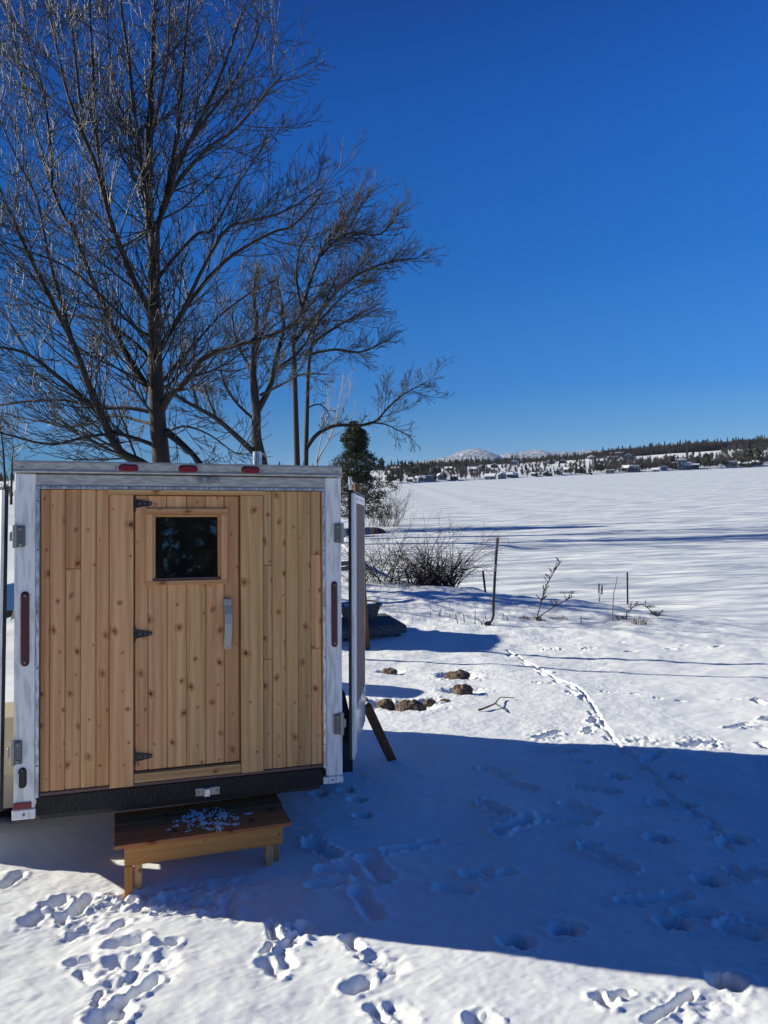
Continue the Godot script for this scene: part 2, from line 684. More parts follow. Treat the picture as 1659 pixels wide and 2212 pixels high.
func hole_px(a: Vector2, w := 0.045, depth := 0.13) -> void:
	var p := hit(a.x, a.y)
	press(Vector2(p.x - 0.02, p.z), Vector2(p.x + 0.03, p.z + 0.02), w * 1.7, depth * 0.18, 0.2, 0.2, 0.2)
	press(Vector2(p.x - 0.01, p.z), Vector2(p.x + 0.02, p.z), w, depth, 0.0, 0.1, 0.6)

func churn(c: Vector2, r: float, amp: float) -> void:
	var i0 := gx.bsearch(c.x - r)
	var i1 := mini(gx.bsearch(c.x + r), gx.size() - 1)
	var j0 := gz.bsearch(c.y - r)
	var j1 := mini(gz.bsearch(c.y + r), gz.size() - 1)
	for j in range(j0, j1 + 1):
		for i in range(i0, i1 + 1):
			var q := Vector2(gx[i], gz[j]).distance_to(c) / r
			if q < 1.0:
				var f := 1.0 - smoothstep(0.3, 1.0, q)
				var a := n_mid.get_noise_2d(gx[i] * 7.0 + 40.0, gz[j] * 7.0)
				var b := n_fine.get_noise_2d(gx[i] * 15.0, gz[j] * 15.0)
				gh[j * gx.size() + i] += amp * f * (a * 0.45 + b * 0.28 + 0.10 * n_fine.get_noise_2d(gx[i] * 48.0, gz[j] * 48.0) - 0.12)

func terrain() -> void:
	far_shore = []
	for p: Vector2 in [Vector2(560, 1059), Vector2(700, 1052.5), Vector2(870, 1045), Vector2(1000, 1038.5), Vector2(1250, 1026), Vector2(1450, 1017), Vector2(1659, 1008), Vector2(1900, 997)]:
		var d := ray(p.x, p.y)
		var q := EYE + d * ((LAKE - EYE.y) / d.y)
		far_shore.append([rad_to_deg(atan2(q.x, -q.z)), Vector2(q.x, q.z).length()])
	for p: Array in [[500.0, 12.0], [870.0, 8.0], [1000.0, 9.5], [1150.0, 11.0], [1300.0, 13.5], [1450.0, 15.5], [1659.0, 19.0], [1900.0, 22.0]]:
		var d := ray(p[0], 1010.0)
		far_rise.append([rad_to_deg(atan2(d.x, -d.z)), p[1]])

	gx = axis(-2.5, 2.9, 0.0125, -3.6, 5.4, 0.03, -320.0, 320.0, 1.10)
	gz = axis(-5.2, -2.2, 0.0125, -10.5, -1.2, 0.03, -130.0, 160.0, 1.045)
	var nx := gx.size()
	var nz := gz.size()
	gh.resize(nx * nz)
	for j in nz:
		var z := gz[j]
		for i in nx:
			var x := gx[i]
			var y := base(x, z)
			var bank := clampf((-z - 9.0) / 8.0, 0.0, 1.0)
			y += n_big.get_noise_2d(x * 0.45, z * 0.45) * (0.035 + 0.05 * bank)
			y += n_mid.get_noise_2d(x * 1.5 + 7.0, z * 2.2) * (0.012 + 0.03 * bank)
			y += n_fine.get_noise_2d(x * 7.0, z * 9.0) * 0.0035
			y += n_fine.get_noise_2d(x * 23.0, z * 30.0) * 0.0022
			gh[j * nx + i] = y
	footprints()
	var v := PackedVector3Array()
	var nn := PackedVector3Array()
	v.resize(nx * nz)
	nn.resize(nx * nz)
	for j in nz:
		var ja := maxi(j - 1, 0)
		var jb := mini(j + 1, nz - 1)
		for i in nx:
			var ia := maxi(i - 1, 0)
			var ib := mini(i + 1, nx - 1)
			var k := j * nx + i
			v[k] = Vector3(gx[i], gh[k], gz[j])
			nn[k] = Vector3(-(gh[j * nx + ib] - gh[j * nx + ia]) / (gx[ib] - gx[ia]), 1.0, -(gh[jb * nx + i] - gh[ja * nx + i]) / (gz[jb] - gz[ja])).normalized()
	var idx := PackedInt32Array()
	idx.resize((nx - 1) * (nz - 1) * 6)
	var c := 0
	for j in nz - 1:
		for i in nx - 1:
			var k := j * nx + i
			idx[c] = k
			idx[c + 1] = k + 1
			idx[c + 2] = k + nx
			idx[c + 3] = k + 1
			idx[c + 4] = k + nx + 1
			idx[c + 5] = k + nx
			c += 6
	var a := []
	a.resize(Mesh.ARRAY_MAX)
	a[Mesh.ARRAY_VERTEX] = v
	a[Mesh.ARRAY_NORMAL] = nn
	a[Mesh.ARRAY_INDEX] = idx
	var m := ArrayMesh.new()
	m.add_surface_from_arrays(Mesh.PRIMITIVE_TRIANGLES, a)
	var g := part("snow_ground", m, M.snow)
	tag(g, "trodden snow of the yard sloping down to the lake", "snow", "", "structure")

	# the frozen lake, as a slightly drifted sheet
	var b := Buf.new()
	var xs := PackedFloat32Array()
	var zs := PackedFloat32Array()
	var x := -900.0
	while x < 900.0:
		xs.append(x)
		x += clampf(absf(x - 6.0) * 0.06, 0.5, 30.0)
	xs.append(900.0)
	var z := -10.0
	while z > -760.0:
		zs.append(z)
		z -= clampf((-z - 8.0) * 0.03, 0.18, 12.0)
	zs.append(-760.0)
	for zz in zs:
		for xx in xs:
			var amp := 0.02 + 0.03 * clampf((-zz - 20.0) / 60.0, 0.0, 1.0)
			var y := LAKE + n_big.get_noise_2d(xx * 0.06, zz * 0.35) * amp + n_mid.get_noise_2d(xx * 0.5, zz * 1.6) * 0.008
			b.v.append(Vector3(xx, y, zz))
			b.n.append(Vector3.UP)
			b.u.append(Vector2.ZERO)
	var w := xs.size()
	for j in zs.size():
		for i in w:
			var ia := maxi(i - 1, 0)
			var ib := mini(i + 1, w - 1)
			var ja := maxi(j - 1, 0)
			var jb := mini(j + 1, zs.size() - 1)
			var k := j * w + i
			b.n[k] = Vector3(-(b.v[j * w + ib].y - b.v[j * w + ia].y) / (xs[ib] - xs[ia]), 1.0, -(b.v[jb * w + i].y - b.v[ja * w + i].y) / (zs[jb] - zs[ja])).normalized()
	for j in zs.size() - 1:
		for i in w - 1:
			var k := j * w + i
			b.i.append_array([k, k + w, k + 1, k + 1, k + w, k + w + 1])
	var lk := part("frozen_lake", b, M.ice)
	tag(lk, "snow covered frozen lake with wind streaks", "lake", "", "structure")

func footprints() -> void:
	# boot prints and scuffs in the sunlit corner below the step
	for e: Array in [[20, 540, 95, 480, 0.06, 0.05], [270, 640, 330, 610, 0.06, 0.06], [400, 680, 480, 590, 0.055, 0.06], [160, 740, 210, 700, 0.07, 0.05], [340, 740, 335, 700, 0.04, 0.05], [850, 705, 925, 690, 0.03, 0.05], [400, 795, 490, 785, 0.03, 0.045], [595, 780, 665, 745, 0.05, 0.04], [610, 860, 750, 840, 0.06, 0.06], [860, 865, 950, 860, 0.045, 0.04], [400, 950, 480, 935, 0.05, 0.05], [430, 1010, 490, 1060, 0.03, 0.04], [620, 950, 680, 975, 0.06, 0.06], [660, 1170, 830, 1070, 0.05, 0.06], [515, 1210, 550, 1110, 0.02, 0.03], [560, 1260, 640, 1230, 0.08, 0.07], [750, 960, 900, 965, 0.08, 0.025], [1470, 740, 1500, 810, 0.035, 0.05], [1470, 860, 1440, 900, 0.03, 0.04], [1455, 960, 1520, 1010, 0.055, 0.06], [1530, 890, 1560, 960, 0.06, 0.03]]:
		print_px(cl(e[0], e[1]), cl(e[2], e[3]), e[4] * 0.85, e[5] * 0.72, 0.25)
	for e: Array in [[350, 640, 0.16, 0.05], [560, 630, 0.22, 0.05], [700, 600, 0.2, 0.06], [900, 640, 0.24, 0.06], [1150, 660, 0.2, 0.045], [640, 1000, 0.16, 0.05], [800, 1010, 0.22, 0.035], [600, 1150, 0.16, 0.03], [1560, 780, 0.16, 0.04], [430, 760, 0.18, 0.045], [1000, 560, 0.3, 0.03], [1250, 560, 0.3, 0.03], [1300, 700, 0.14, 0.03]]:
		var p := cl(e[0], e[1])
		var w := hit(p.x, p.y)
		churn(Vector2(w.x, w.z), e[2], e[3])
	# sunlit prints along the front edge
	for e: Array in [[235, 510, 265, 545, 0.05, 0.055], [265, 575, 290, 590, 0.02, 0.03], [320, 580, 385, 610, 0.07, 0.03], [245, 685, 290, 665, 0.055, 0.05], [320, 745, 360, 785, 0.05, 0.055], [380, 740, 420, 790, 0.07, 0.03], [660, 790, 705, 800, 0.06, 0.06], [1085, 715, 1120, 740, 0.05, 0.07], [1140, 710, 1185, 700, 0.035, 0.05], [1250, 800, 1400, 700, 0.03, 0.05], [20, 520, 60, 480, 0.08, 0.03]]:
		print_px(c6(e[0], e[1]), c6(e[2], e[3]), e[4] * 0.85, e[5] * 0.75, 0.25)
	for e: Array in [[370, 600, 0.14, 0.03], [390, 770, 0.16, 0.03], [1350, 750, 0.18, 0.035], [1500, 740, 0.16, 0.03], [60, 500, 0.18, 0.04], [1590, 470, 0.2, 0.05]]:
		var p := c6(e[0], e[1])
		var w := hit(p.x, p.y)
		churn(Vector2(w.x, w.z), e[2], e[3])
	# boot prints in the shade
	for e: Array in [[690, 60, 765, 105, 0.055, 0.05], [740, 160, 850, 120, 0.055, 0.045], [890, 115, 1040, 130, 0.055, 0.035], [365, 212, 520, 180, 0.045, 0.05], [560, 330, 640, 335, 0.07, 0.03], [650, 290, 690, 280, 0.07, 0.03], [720, 300, 780, 285, 0.05, 0.03], [1045, 205, 1190, 270, 0.06, 0.045], [1165, 380, 1215, 378, 0.05, 0.045], [1250, 375, 1370, 365, 0.06, 0.035], [1370, 420, 1460, 430, 0.06, 0.03], [1520, 470, 1620, 500, 0.06, 0.035], [300, 240, 350, 300, 0.08, 0.03], [270, 350, 320, 430, 0.07, 0.025], [110, 190, 180, 235, 0.07, 0.05], [150, 280, 240, 285, 0.06, 0.04], [120, 330, 200, 320, 0.06, 0.03], [1540, 280, 1580, 300, 0.06, 0.03], [1600, 270, 1650, 290, 0.06, 0.03], [970, 60, 1040, 90, 0.06, 0.025]]:
		print_px(c6(e[0], e[1]), c6(e[2], e[3]), e[4] * 0.9, e[5] * 1.5, 0.3)
	for e: Array in [[10, 930, 150, 960, 0.06, 0.04], [15, 1140, 140, 1210, 0.06, 0.05], [80, 1300, 270, 1240, 0.06, 0.04], [340, 1230, 600, 1245, 0.06, 0.04], [550, 1020, 780, 1055, 0.05, 0.05], [320, 815, 540, 825, 0.06, 0.05], [560, 880, 620, 885, 0.04, 0.06], [950, 885, 1030, 850, 0.06, 0.03], [150, 1005, 300, 1045, 0.06, 0.03], [600, 1390, 740, 1430, 0.06, 0.05], [500, 1130, 640, 1180, 0.08, 0.025]]:
		print_px(c5(e[0], e[1]), c5(e[2], e[3]), e[4] * 0.9, e[5] * 1.5, 0.25)
	# narrow deep holes
	for e: Array in [[130, 18], [225, 8], [262, 38], [280, 95], [1290, 45], [1370, 50], [1285, 172], [1545, 165], [1452, 310], [1335, 450], [965, 478], [800, 518], [1515, 655]]:
		hole_px(c6(e[0], e[1]), 0.04 if e[0] > 300 else 0.03, 0.26 if e[0] > 300 else 0.10)
	for e: Array in [[772, 960], [1110, 972], [1470, 1325]]:
		hole_px(c5(e[0], e[1]), 0.04, 0.24)
	# a wandering trail across the sunlit snow and on through the shade
	var trail := [[140, 236], [230, 285], [330, 345], [420, 395], [510, 430], [580, 480], [640, 560], [690, 640], [730, 710], [785, 785], [900, 880], [1010, 960], [1090, 1060], [1200, 1150], [1330, 1210], [1400, 1290], [1450, 1400]]
	for k in trail.size() - 1:
		var a := c5(trail[k][0], trail[k][1])
		var b := c5(trail[k + 1][0], trail[k + 1][1])
		var d := 0.028 if k < 9 else 0.022
		print_px(a.lerp(b, 0.05), a.lerp(b, 0.95), 0.026, d * 0.8, 0.10)
		print_px(a.lerp(b, 0.3) + Vector2(-8, 4), a.lerp(b, 0.5) + Vector2(-8, 4), 0.045, d, 0.15)
	for e: Array in [[510, 490, 545, 500], [605, 710, 625, 690], [640, 650, 655, 630], [335, 350, 380, 365], [320, 740, 430, 715], [870, 770, 960, 760], [1160, 790, 1350, 770], [1440, 690, 1530, 660], [1590, 530, 1630, 550], [1640, 640, 1659, 630], [1620, 780, 1650, 800], [370, 232, 420, 232], [595, 234, 640, 234], [845, 248, 880, 248], [1085, 222, 1110, 222], [1350, 220, 1380, 214], [1580, 188, 1610, 188]]:
		print_px(c5(e[0], e[1]), c5(e[2], e[3]), 0.05, 0.05, 0.4)
	for e: Array in [[940, 770, 0.3, 0.03], [1300, 780, 0.35, 0.035], [380, 735, 0.3, 0.03], [1560, 670, 0.25, 0.04]]:
		var p := c5(e[0], e[1])
		var w := hit(p.x, p.y)
		churn(Vector2(w.x, w.z), e[2], e[3])
	# hollows melted round the rocks
	for e: Array in [[485, 505, 0.17], [1045, 540, 0.26], [1075, 670, 0.24], [450, 775, 0.18], [660, 795, 0.28], [815, 755, 0.12]]:
		var c := cq(e[0], e[1])
		var w := hit(c.x, c.y)
		press(Vector2(w.x - e[2] * 0.3, w.z - 0.05), Vector2(w.x + e[2] * 0.3, w.z - 0.05), e[2] * 0.8, 0.06, 0.15, 0.1, 0.3)
	# far paw prints over the yard
	for e: Array in [[300, 425], [390, 428], [700, 478], [870, 490], [1010, 515], [1140, 522], [1380, 518], [1460, 522], [340, 170], [790, 182], [1160, 205]]:
		print_px(c5(e[0], e[1]), c5(e[0] + 22, e[1] + 2), 0.03, 0.03, 0.3)

# ---------------------------------------------------------------- the trailer
var TX := Vector3(0.9525, -0.05217, -0.30005)
var TY := Vector3(0.03764, 0.9971, -0.0706)
var TO := Vector3(-2.1477, 0.4738, -4.2283)

func plank(parent: Node, lo: Vector3, hi: Vector3, k: int, called := "plank", bev := 0.005, tone := -1) -> MeshInstance3D:
	var b := Buf.new()
	var r := RandomNumberGenerator.new()
	r.seed = 900 + k
	var off := Vector2(lo.x - r.randf_range(0.0, 0.02), lo.y - r.randf() * maxf(0.0, 1.74 - (hi.y - lo.y)))
	var wide := maxf(hi.x - lo.x + 0.02, 0.11)
	b.box(lo, hi, bev, Transform3D.IDENTITY, off, Vector2(1.0 / wide, 1.0 / 1.75))
	return part(called, b, M.wood[(k * 11 + (k / 3) * 7) % 30 if tone < 0 else ((k * 5 + 1) % 6) * 5 + tone], parent)

# lying board: grain runs along x
func board(parent: Node, lo: Vector3, hi: Vector3, m: Material, called: String, k := 0, bev := 0.003, t := Transform3D.IDENTITY) -> MeshInstance3D:
	var turn := Transform3D(Basis(Vector3.UP, Vector3.LEFT, Vector3.BACK), Vector3.ZERO)   # x' runs up, y' runs left
	var b := Buf.new()
	var l2 := Vector3(lo.y, -hi.x, lo.z)
	var h2 := Vector3(hi.y, -lo.x, hi.z)
	b.box(l2, h2, bev, t * turn, Vector2(l2.x - 0.004, l2.y - fmod(k * 0.137, maxf(0.01, 1.74 - (h2.y - l2.y)))), Vector2(1.0 / maxf(0.11, h2.x - l2.x + 0.01), 1.0 / 1.75))
	return part(called, b, m, parent)

func stadium(w: float, h: float, z0: float, z1: float, t: Transform3D) -> Buf:
	var b := Buf.new()
	var p := PackedVector2Array()
	var r := w * 0.5
	for k in 9:
		var a := PI * k / 8.0
		p.append(Vector2(cos(a) * r, h * 0.5 - r + sin(a) * r))
	for k in 9:
		var a := PI + PI * k / 8.0
		p.append(Vector2(cos(a) * r, -h * 0.5 + r + sin(a) * r))
	var q := PackedVector2Array()
	for e in p:
		q.append(e * Vector2(0.72, 1.0 - 0.28 * w / h))
	b.prism(p, z0, lerpf(z0, z1, 0.5), t)
	for k in p.size():
		var j := (k + 1) % p.size()
		var zz := lerpf(z0, z1, 0.5)
		b.quad(t * Vector3(p[k].x, p[k].y, zz), t * Vector3(p[j].x, p[j].y, zz), t * Vector3(q[j].x, q[j].y, z1), t * Vector3(q[k].x, q[k].y, z1), t.basis * Vector3(p[k].x, p[k].y, 0.05))
	var tr := Geometry2D.triangulate_polygon(q)
	for k in range(0, tr.size(), 3):
		b.tri(t * Vector3(q[tr[k]].x, q[tr[k]].y, z1), t * Vector3(q[tr[k + 1]].x, q[tr[k + 1]].y, z1), t * Vector3(q[tr[k + 2]].x, q[tr[k + 2]].y, z1), t.basis * Vector3.BACK)
	return b

func bolt(parent: Node, x: float, y: float, z: float, r: float, m: Material, called := "screw") -> void:
	var b := Buf.new()
	var t := Transform3D(Basis(Vector3.RIGHT, PI / 2), Vector3(x, y, z))
	b.lathe(PackedVector2Array([Vector2(r, 0), Vector2(r, r * 0.4), Vector2(r * 0.5, r * 0.75), Vector2(0.0, r * 0.8)]), 8, t)
	part(called, b, m, parent)

func barn_hinge(parent: Node, x0: float, x1: float, y0: float, y1: float, side: float) -> void:
	var h := group_node("barn_door_hinge", parent)
	part("plate", boxed(Vector3(x0, y0, 0.0), Vector3(x1, y1, 0.016), 0.005), M.dark_steel, h)
	var kx := x0 - 0.004 if side < 0 else x1 + 0.004
	var b := Buf.new()
	b.tube(PackedVector3Array([Vector3(kx, y0 - 0.005, 0.012), Vector3(kx, y1 + 0.005, 0.012)]), PackedFloat32Array([0.013, 0.013]), 12, true)
	part("knuckle", b, M.steel, h)
	var ax := kx + side * 0.03
	part("strap", boxed(Vector3(minf(kx, ax), lerpf(y0, y1, 0.28), -0.02), Vector3(maxf(kx, ax), lerpf(y0, y1, 0.72), 0.006), 0.005), M.steel, h)
	var cx := (x0 + x1) * 0.5
	bolt(h, cx, lerpf(y0, y1, 0.14), 0.016, 0.009, M.steel)
	bolt(h, cx, lerpf(y0, y1, 0.86), 0.016, 0.009, M.steel)

func strap_hinge(parent: Node, y: float) -> void:
	var h := group_node("strap_hinge", parent)
	part("leaf", boxed(Vector3(0.645, y - 0.047, 0.0), Vector3(0.657, y + 0.047, 0.006), 0.002), M.black, h)
	var b := Buf.new()
	b.prism(PackedVector2Array([Vector2(0.657, y - 0.026), Vector2(0.735, y - 0.012), Vector2(0.747, y - 0.009), Vector2(0.751, y), Vector2(0.747, y + 0.009), Vector2(0.735, y + 0.012), Vector2(0.657, y + 0.026)]), -0.008, -0.002)
	part("strap", b, M.black, h)
	for x: float in [0.68, 0.71, 0.739]:
		bolt(h, x, y, -0.002, 0.004, M.steel)

func wheel(parent: Node, c: Vector3, side: float, r := 0.33, w := 0.2) -> Node3D:
	var t := Transform3D(Basis(Vector3.FORWARD, PI / 2), c)
	var wn := group_node("wheel", parent)
	var b := Buf.new()
	var hw := w * 0.5
	b.lathe(PackedVector2Array([Vector2(r * 0.58, -hw * 0.9), Vector2(r * 0.80, -hw), Vector2(r * 0.93, -hw * 0.92), Vector2(r * 0.955, -hw * 0.7), Vector2(r * 0.96, hw * 0.7), Vector2(r * 0.93, hw * 0.92), Vector2(r * 0.80, hw), Vector2(r * 0.58, hw * 0.9), Vector2(r * 0.58, -hw * 0.9)]), 40, t)
	# tread blocks in staggered rows
	for row in 4:
		var y := (-0.72 + 0.48 * row) * hw
		for k in 26:
			var a := TAU * (k + 0.5 * (row % 2)) / 26
			var e := Vector3(cos(a), 0, sin(a))
			var bt := t * Transform3D(Basis(e, Vector3.UP, e.cross(Vector3.UP)).rotated(e, 0.35 * (1 if row < 2 else -1)), e * r * 0.97 + Vector3.UP * y)
			b.box(Vector3(-0.012, -hw * 0.20, -r * 0.085), Vector3(0.03 * r, hw * 0.20, r * 0.085), 0.003, bt)
	part("tyre", b, M.rubber, wn)
	b = Buf.new()
	b.lathe(PackedVector2Array([Vector2(0.0, hw * 0.5), Vector2(r * 0.2, hw * 0.55), Vector2(r * 0.25, hw * 0.35), Vector2(r * 0.5, hw * 0.4), Vector2(r * 0.59, hw * 0.85), Vector2(r * 0.59, -hw * 0.85), Vector2(0.0, -hw * 0.8)]), 28, t if side < 0 else t * Transform3D(Basis(Vector3.RIGHT, PI), Vector3.ZERO))
	part("rim", b, M.steel, wn)
	return wn

func trailer() -> void:
	var tz := TX.cross(TY).normalized()
	var bas := Basis(TX.normalized(), TY.normalized(), tz).orthonormalized()
	var T := thing("sauna_trailer", "white framed cargo trailer with knotty cedar plank rear wall and black window", "trailer", Transform3D(bas, TO))
	var L := 2.75
	# shell
	part("side_wall", boxed(Vector3(0.004, 0.02, -L), Vector3(0.034, 1.99, -0.03), 0.004), M.gloss_white, T)
	part("side_wall", boxed(Vector3(1.876, 0.02, -L), Vector3(1.906, 1.99, -0.03), 0.004), M.gloss_white, T)
	part("front_wall", boxed(Vector3(0.034, 0.02, -L), Vector3(1.876, 1.96, -L + 0.03), 0.004), M.gloss_white, T)
	part("roof", boxed(Vector3(0.034, 1.955, -L + 0.03), Vector3(1.876, 1.985, -0.03), 0.004), M.zinc, T)
	part("floor", boxed(Vector3(0.034, 0.05, -L + 0.03), Vector3(1.876, 0.10, -0.12), 0.004), M.inside, T)
	part("partition", boxed(Vector3(0.036, 0.11, -1.6), Vector3(1.874, 1.95, -1.57), 0.002), M.inside, T)
	# rear frame
	part("corner_post", boxed(Vector3(0.004, 0.046, -0.03), Vector3(0.116, 1.936, 0.0), 0.006), M.paint, T)
	part("corner_post", boxed(Vector3(1.803, 0.046, -0.03), Vector3(1.908, 1.936, 0.0), 0.006), M.paint, T)
	part("header", boxed(Vector3(0.116, 1.868, -0.03), Vector3(1.803, 1.934, -0.002), 0.004), M.zinc, T)
	var cap := Buf.new()
	cap.prism(PackedVector2Array([Vector2(-0.06, 2.004), Vector2(-0.02, 2.012), Vector2(0.010, 2.009), Vector2(0.013, 2.0), Vector2(0.012, 1.962), Vector2(0.02, 1.948), Vector2(0.018, 1.940), Vector2(-0.06, 1.939)]), 0.0, -1.914, Transform3D(Basis(Vector3.FORWARD, Vector3.UP, Vector3.RIGHT), Vector3(-0.002, 0, 0)) * Transform3D(Basis(Vector3.LEFT, Vector3.UP, Vector3.FORWARD), Vector3.ZERO))
	part("roof_cap", cap, M.zinc, T)
	part("inner_lip", boxed(Vector3(0.1165, 0.10, -0.028), Vector3(0.135, 1.848, 0.004), 0.002), M.alu, T)
	part("inner_lip", boxed(Vector3(1.784, 0.10, -0.028), Vector3(1.8025, 1.848, 0.004), 0.002), M.alu, T)
	part("inner_lip", boxed(Vector3(0.1165, 1.849, -0.028), Vector3(1.8025, 1.8675, 0.004), 0.002), M.alu, T)
	for y: float in [0.28, 0.83, 1.15, 1.50, 1.78]:
		bolt(T, 0.125, y, 0.004, 0.0055, M.dark_steel)
		bolt(T, 1.794, y - 0.03, 0.004, 0.0055, M.dark_steel)
	for x: float in [0.19, 0.62, 1.08, 1.73]:
		bolt(T, x, 1.858, 0.004, 0.0055, M.dark_steel)
	for x: float in [0.044, 0.545, 1.40, 1.88]:
		bolt(T, x, 1.968, 0.012, 0.008, M.steel)
	# foot plates
	part("foot_plate", boxed(Vector3(-0.004, -0.012, -0.05), Vector3(0.118, 0.044, 0.006), 0.004), M.paint, T)
	part("foot_plate", boxed(Vector3(1.782, 0.0, -0.05), Vector3(1.91, 0.044, 0.006), 0.004), M.paint, T)
	bolt(T, 0.058, 0.015, 0.006, 0.007, M.dark_steel)
	bolt(T, 1.84, 0.022, 0.006, 0.007, M.dark_steel)
	part("reflector", boxed(Vector3(0.004, 0.047, 0.0005), Vector3(0.098, 0.084, 0.007), 0.002), M.red, T, "dark red reflector at the foot of the post")
	# marker lights
	for x: float in [0.617, 0.957, 1.331]:
		var ml := group_node("marker_light", T)
		var t := Transform3D(Basis(Vector3.BACK, PI / 2), Vector3(x, 1.974, 0.0))
		part("housing", stadium(0.046, 0.112, 0.010, 0.018, t), M.black, ml)
		part("lens", stadium(0.038, 0.102, 0.018, 0.032, t), M.red, ml)
	# tail light strips
	for e: Array in [[0.061, 1.055, 0.042, 0.418], [1.859, 1.066, 0.036, 0.412]]:
		var tl := group_node("tail_light", T)
		var t := Transform3D(Basis.IDENTITY, Vector3(e[0], e[1], 0.0))
		part("backing", stadium(e[2] + 0.004, e[3] + 0.006, 0.0, 0.004, t), M.black, tl)
		part("lens", stadium(e[2] - 0.001, e[3] - 0.002, 0.004, 0.014, t), M.dark_red, tl)
		bolt(tl, e[0], e[1] + e[3] * 0.5 - 0.022, 0.013, 0.006, M.steel)
		bolt(tl, e[0], e[1] - e[3] * 0.5 + 0.022, 0.013, 0.006, M.steel)
	# latches and hinges
	var la := group_node("latch", T)
	part("plate", boxed(Vector3(1.012, 1.893, -0.002), Vector3(1.144, 1.931, 0.010), 0.003), M.steel, la)
	part("keeper", boxed(Vector3(1.045, 1.889, 0.010), Vector3(1.066, 1.925, 0.028), 0.004), M.alu, la)
	part("keeper", boxed(Vector3(1.075, 1.903, 0.010), Vector3(1.105, 1.925, 0.022), 0.004), M.steel, la)
	bolt(la, 1.028, 1.912, 0.010, 0.009, M.steel)
	bolt(la, 1.128, 1.912, 0.010, 0.009, M.steel)
	barn_hinge(T, 0.012, 0.061, 1.518, 1.638, -1.0)
	barn_hinge(T, 0.004, 0.049, 0.30, 0.43, -1.0)
	barn_hinge(T, 1.860, 1.905, 1.521, 1.641, 1.0)
	barn_hinge(T, 1.850, 1.898, 0.308, 0.436, 1.0)
	var ch := group_node("corner_catch", T)
	part("body", stadium(0.044, 0.114, 0.0, 0.016, Transform3D(Basis.IDENTITY, Vector3(0.05, 0.22, 0.0))), M.black, ch)
	part("rim", boxed(Vector3(0.029, 0.18, 0.010), Vector3(0.034, 0.252, 0.022), 0.002), M.gloss_white, ch)
	bolt(ch, 0.05, 0.264, 0.012, 0.006, M.steel)
	# sill and bumper
	part("sill", boxed(Vector3(0.1365, 0.104, -0.05), Vector3(1.782, 0.124, -0.006), 0.003), M.sill, T)
	part("bumper_beam", boxed(Vector3(0.119, -0.01, -0.09), Vector3(1.781, 0.100, -0.012), 0.004), M.beam, T)
	part("frame_rail", boxed(Vector3(0.119, -0.06, -0.16), Vector3(1.781, -0.012, -0.10), 0.004), M.black, T)
	part("frame_rail", boxed(Vector3(0.25, -0.06, -L), Vector3(0.32, 0.018, -0.17), 0.004), M.black, T)
	part("frame_rail", boxed(Vector3(1.58, -0.06, -L), Vector3(1.65, 0.018, -0.17), 0.004), M.black, T)
	part("axle", boxed(Vector3(-0.12, -0.075, -1.24), Vector3(2.02, -0.02, -1.18), 0.004), M.black, T)
	var hs := group_node("hasp", T)
	part("plate", boxed(Vector3(0.998, 0.008, -0.012), Vector3(1.142, 0.058, 0.0), 0.004), M.steel, hs)
	part("keeper", boxed(Vector3(1.045, 0.005, 0.0), Vector3(1.085, 0.055, 0.016), 0.004), M.alu, hs)
	bolt(hs, 1.015, 0.035, 0.0, 0.009, M.steel)
	bolt(hs, 1.125, 0.035, 0.0, 0.009, M.steel)
	# tongue
	var tg := Buf.new()
	for s: float in [-1.0, 1.0]:
		tg.tube(PackedVector3Array([Vector3(0.95 + s * 0.62, -0.03, -L), Vector3(0.95 + s * 0.04, -0.03, -L - 0.95)]), PackedFloat32Array([0.035, 0.035]), 6, true)
	part("tongue", tg, M.black, T)
	var jk := Buf.new()
	jk.tube(PackedVector3Array([Vector3(0.95, -0.33, -L - 0.8), Vector3(0.95, 0.35, -L - 0.8)]), PackedFloat32Array([0.03, 0.03]), 10, true)
	part("tongue_jack", jk, M.steel, T)
	# wheels with their fenders
	for s: float in [-1.0, 1.0]:
		var wx := -0.17 if s < 0 else 2.05
		wheel(T, Vector3(wx, -0.045 if s < 0 else -0.022, -1.2), s, 0.32, 0.2)
		var f := Buf.new()
		var prof := []
		for a: float in [-20.0, 8.0, 35.0, 60.0, 90.0, 120.0, 145.0, 172.0, 200.0]:
			prof.append(Vector2(cos(deg_to_rad(a)), sin(deg_to_rad(a))) * (0.44 if absf(a - 90.0) < 70.0 else 0.46))
		var x0 := wx - 0.13
		var x1 := wx + 0.13
		if s < 0:
			x1 = 0.003
		else:
			x0 = 1.907
		for k in prof.size() - 1:
			var a: Vector2 = prof[k]
			var b: Vector2 = prof[k + 1]
			for e in 2:
				var q := 1.0 if e == 0 else 0.97
				f.quad(Vector3(x0, a.y * q - 0.03, -1.2 + a.x * q), Vector3(x1, a.y * q - 0.03, -1.2 + a.x * q), Vector3(x1, b.y * q - 0.03, -1.2 + b.x * q), Vector3(x0, b.y * q - 0.03, -1.2 + b.x * q), Vector3(0, a.y + b.y, a.x + b.x) * (1.0 if e == 0 else -1.0))
			for xx: float in [x0, x1]:
				f.quad(Vector3(xx, a.y - 0.03, -1.2 + a.x), Vector3(xx, b.y - 0.03, -1.2 + b.x), Vector3(xx, b.y * 0.97 - 0.03, -1.2 + b.x * 0.97), Vector3(xx, a.y * 0.97 - 0.03, -1.2 + a.x * 0.97), Vector3(1.0 if xx == x1 else -1.0, 0, 0))
		part("fender", f, M.fender if s < 0 else M.black, T, "beige wheel fender" if s < 0 else "black wheel fender")
	for k in 2:
		part("reflective_strip", boxed(Vector3(-0.004, 0.44, -0.75 - 0.3 * k - 0.29), Vector3(0.0035, 0.50, -0.75 - 0.3 * k), 0.001), M.red if k == 0 else M.white, T)
	# stove pipe
	var sp := Buf.new()
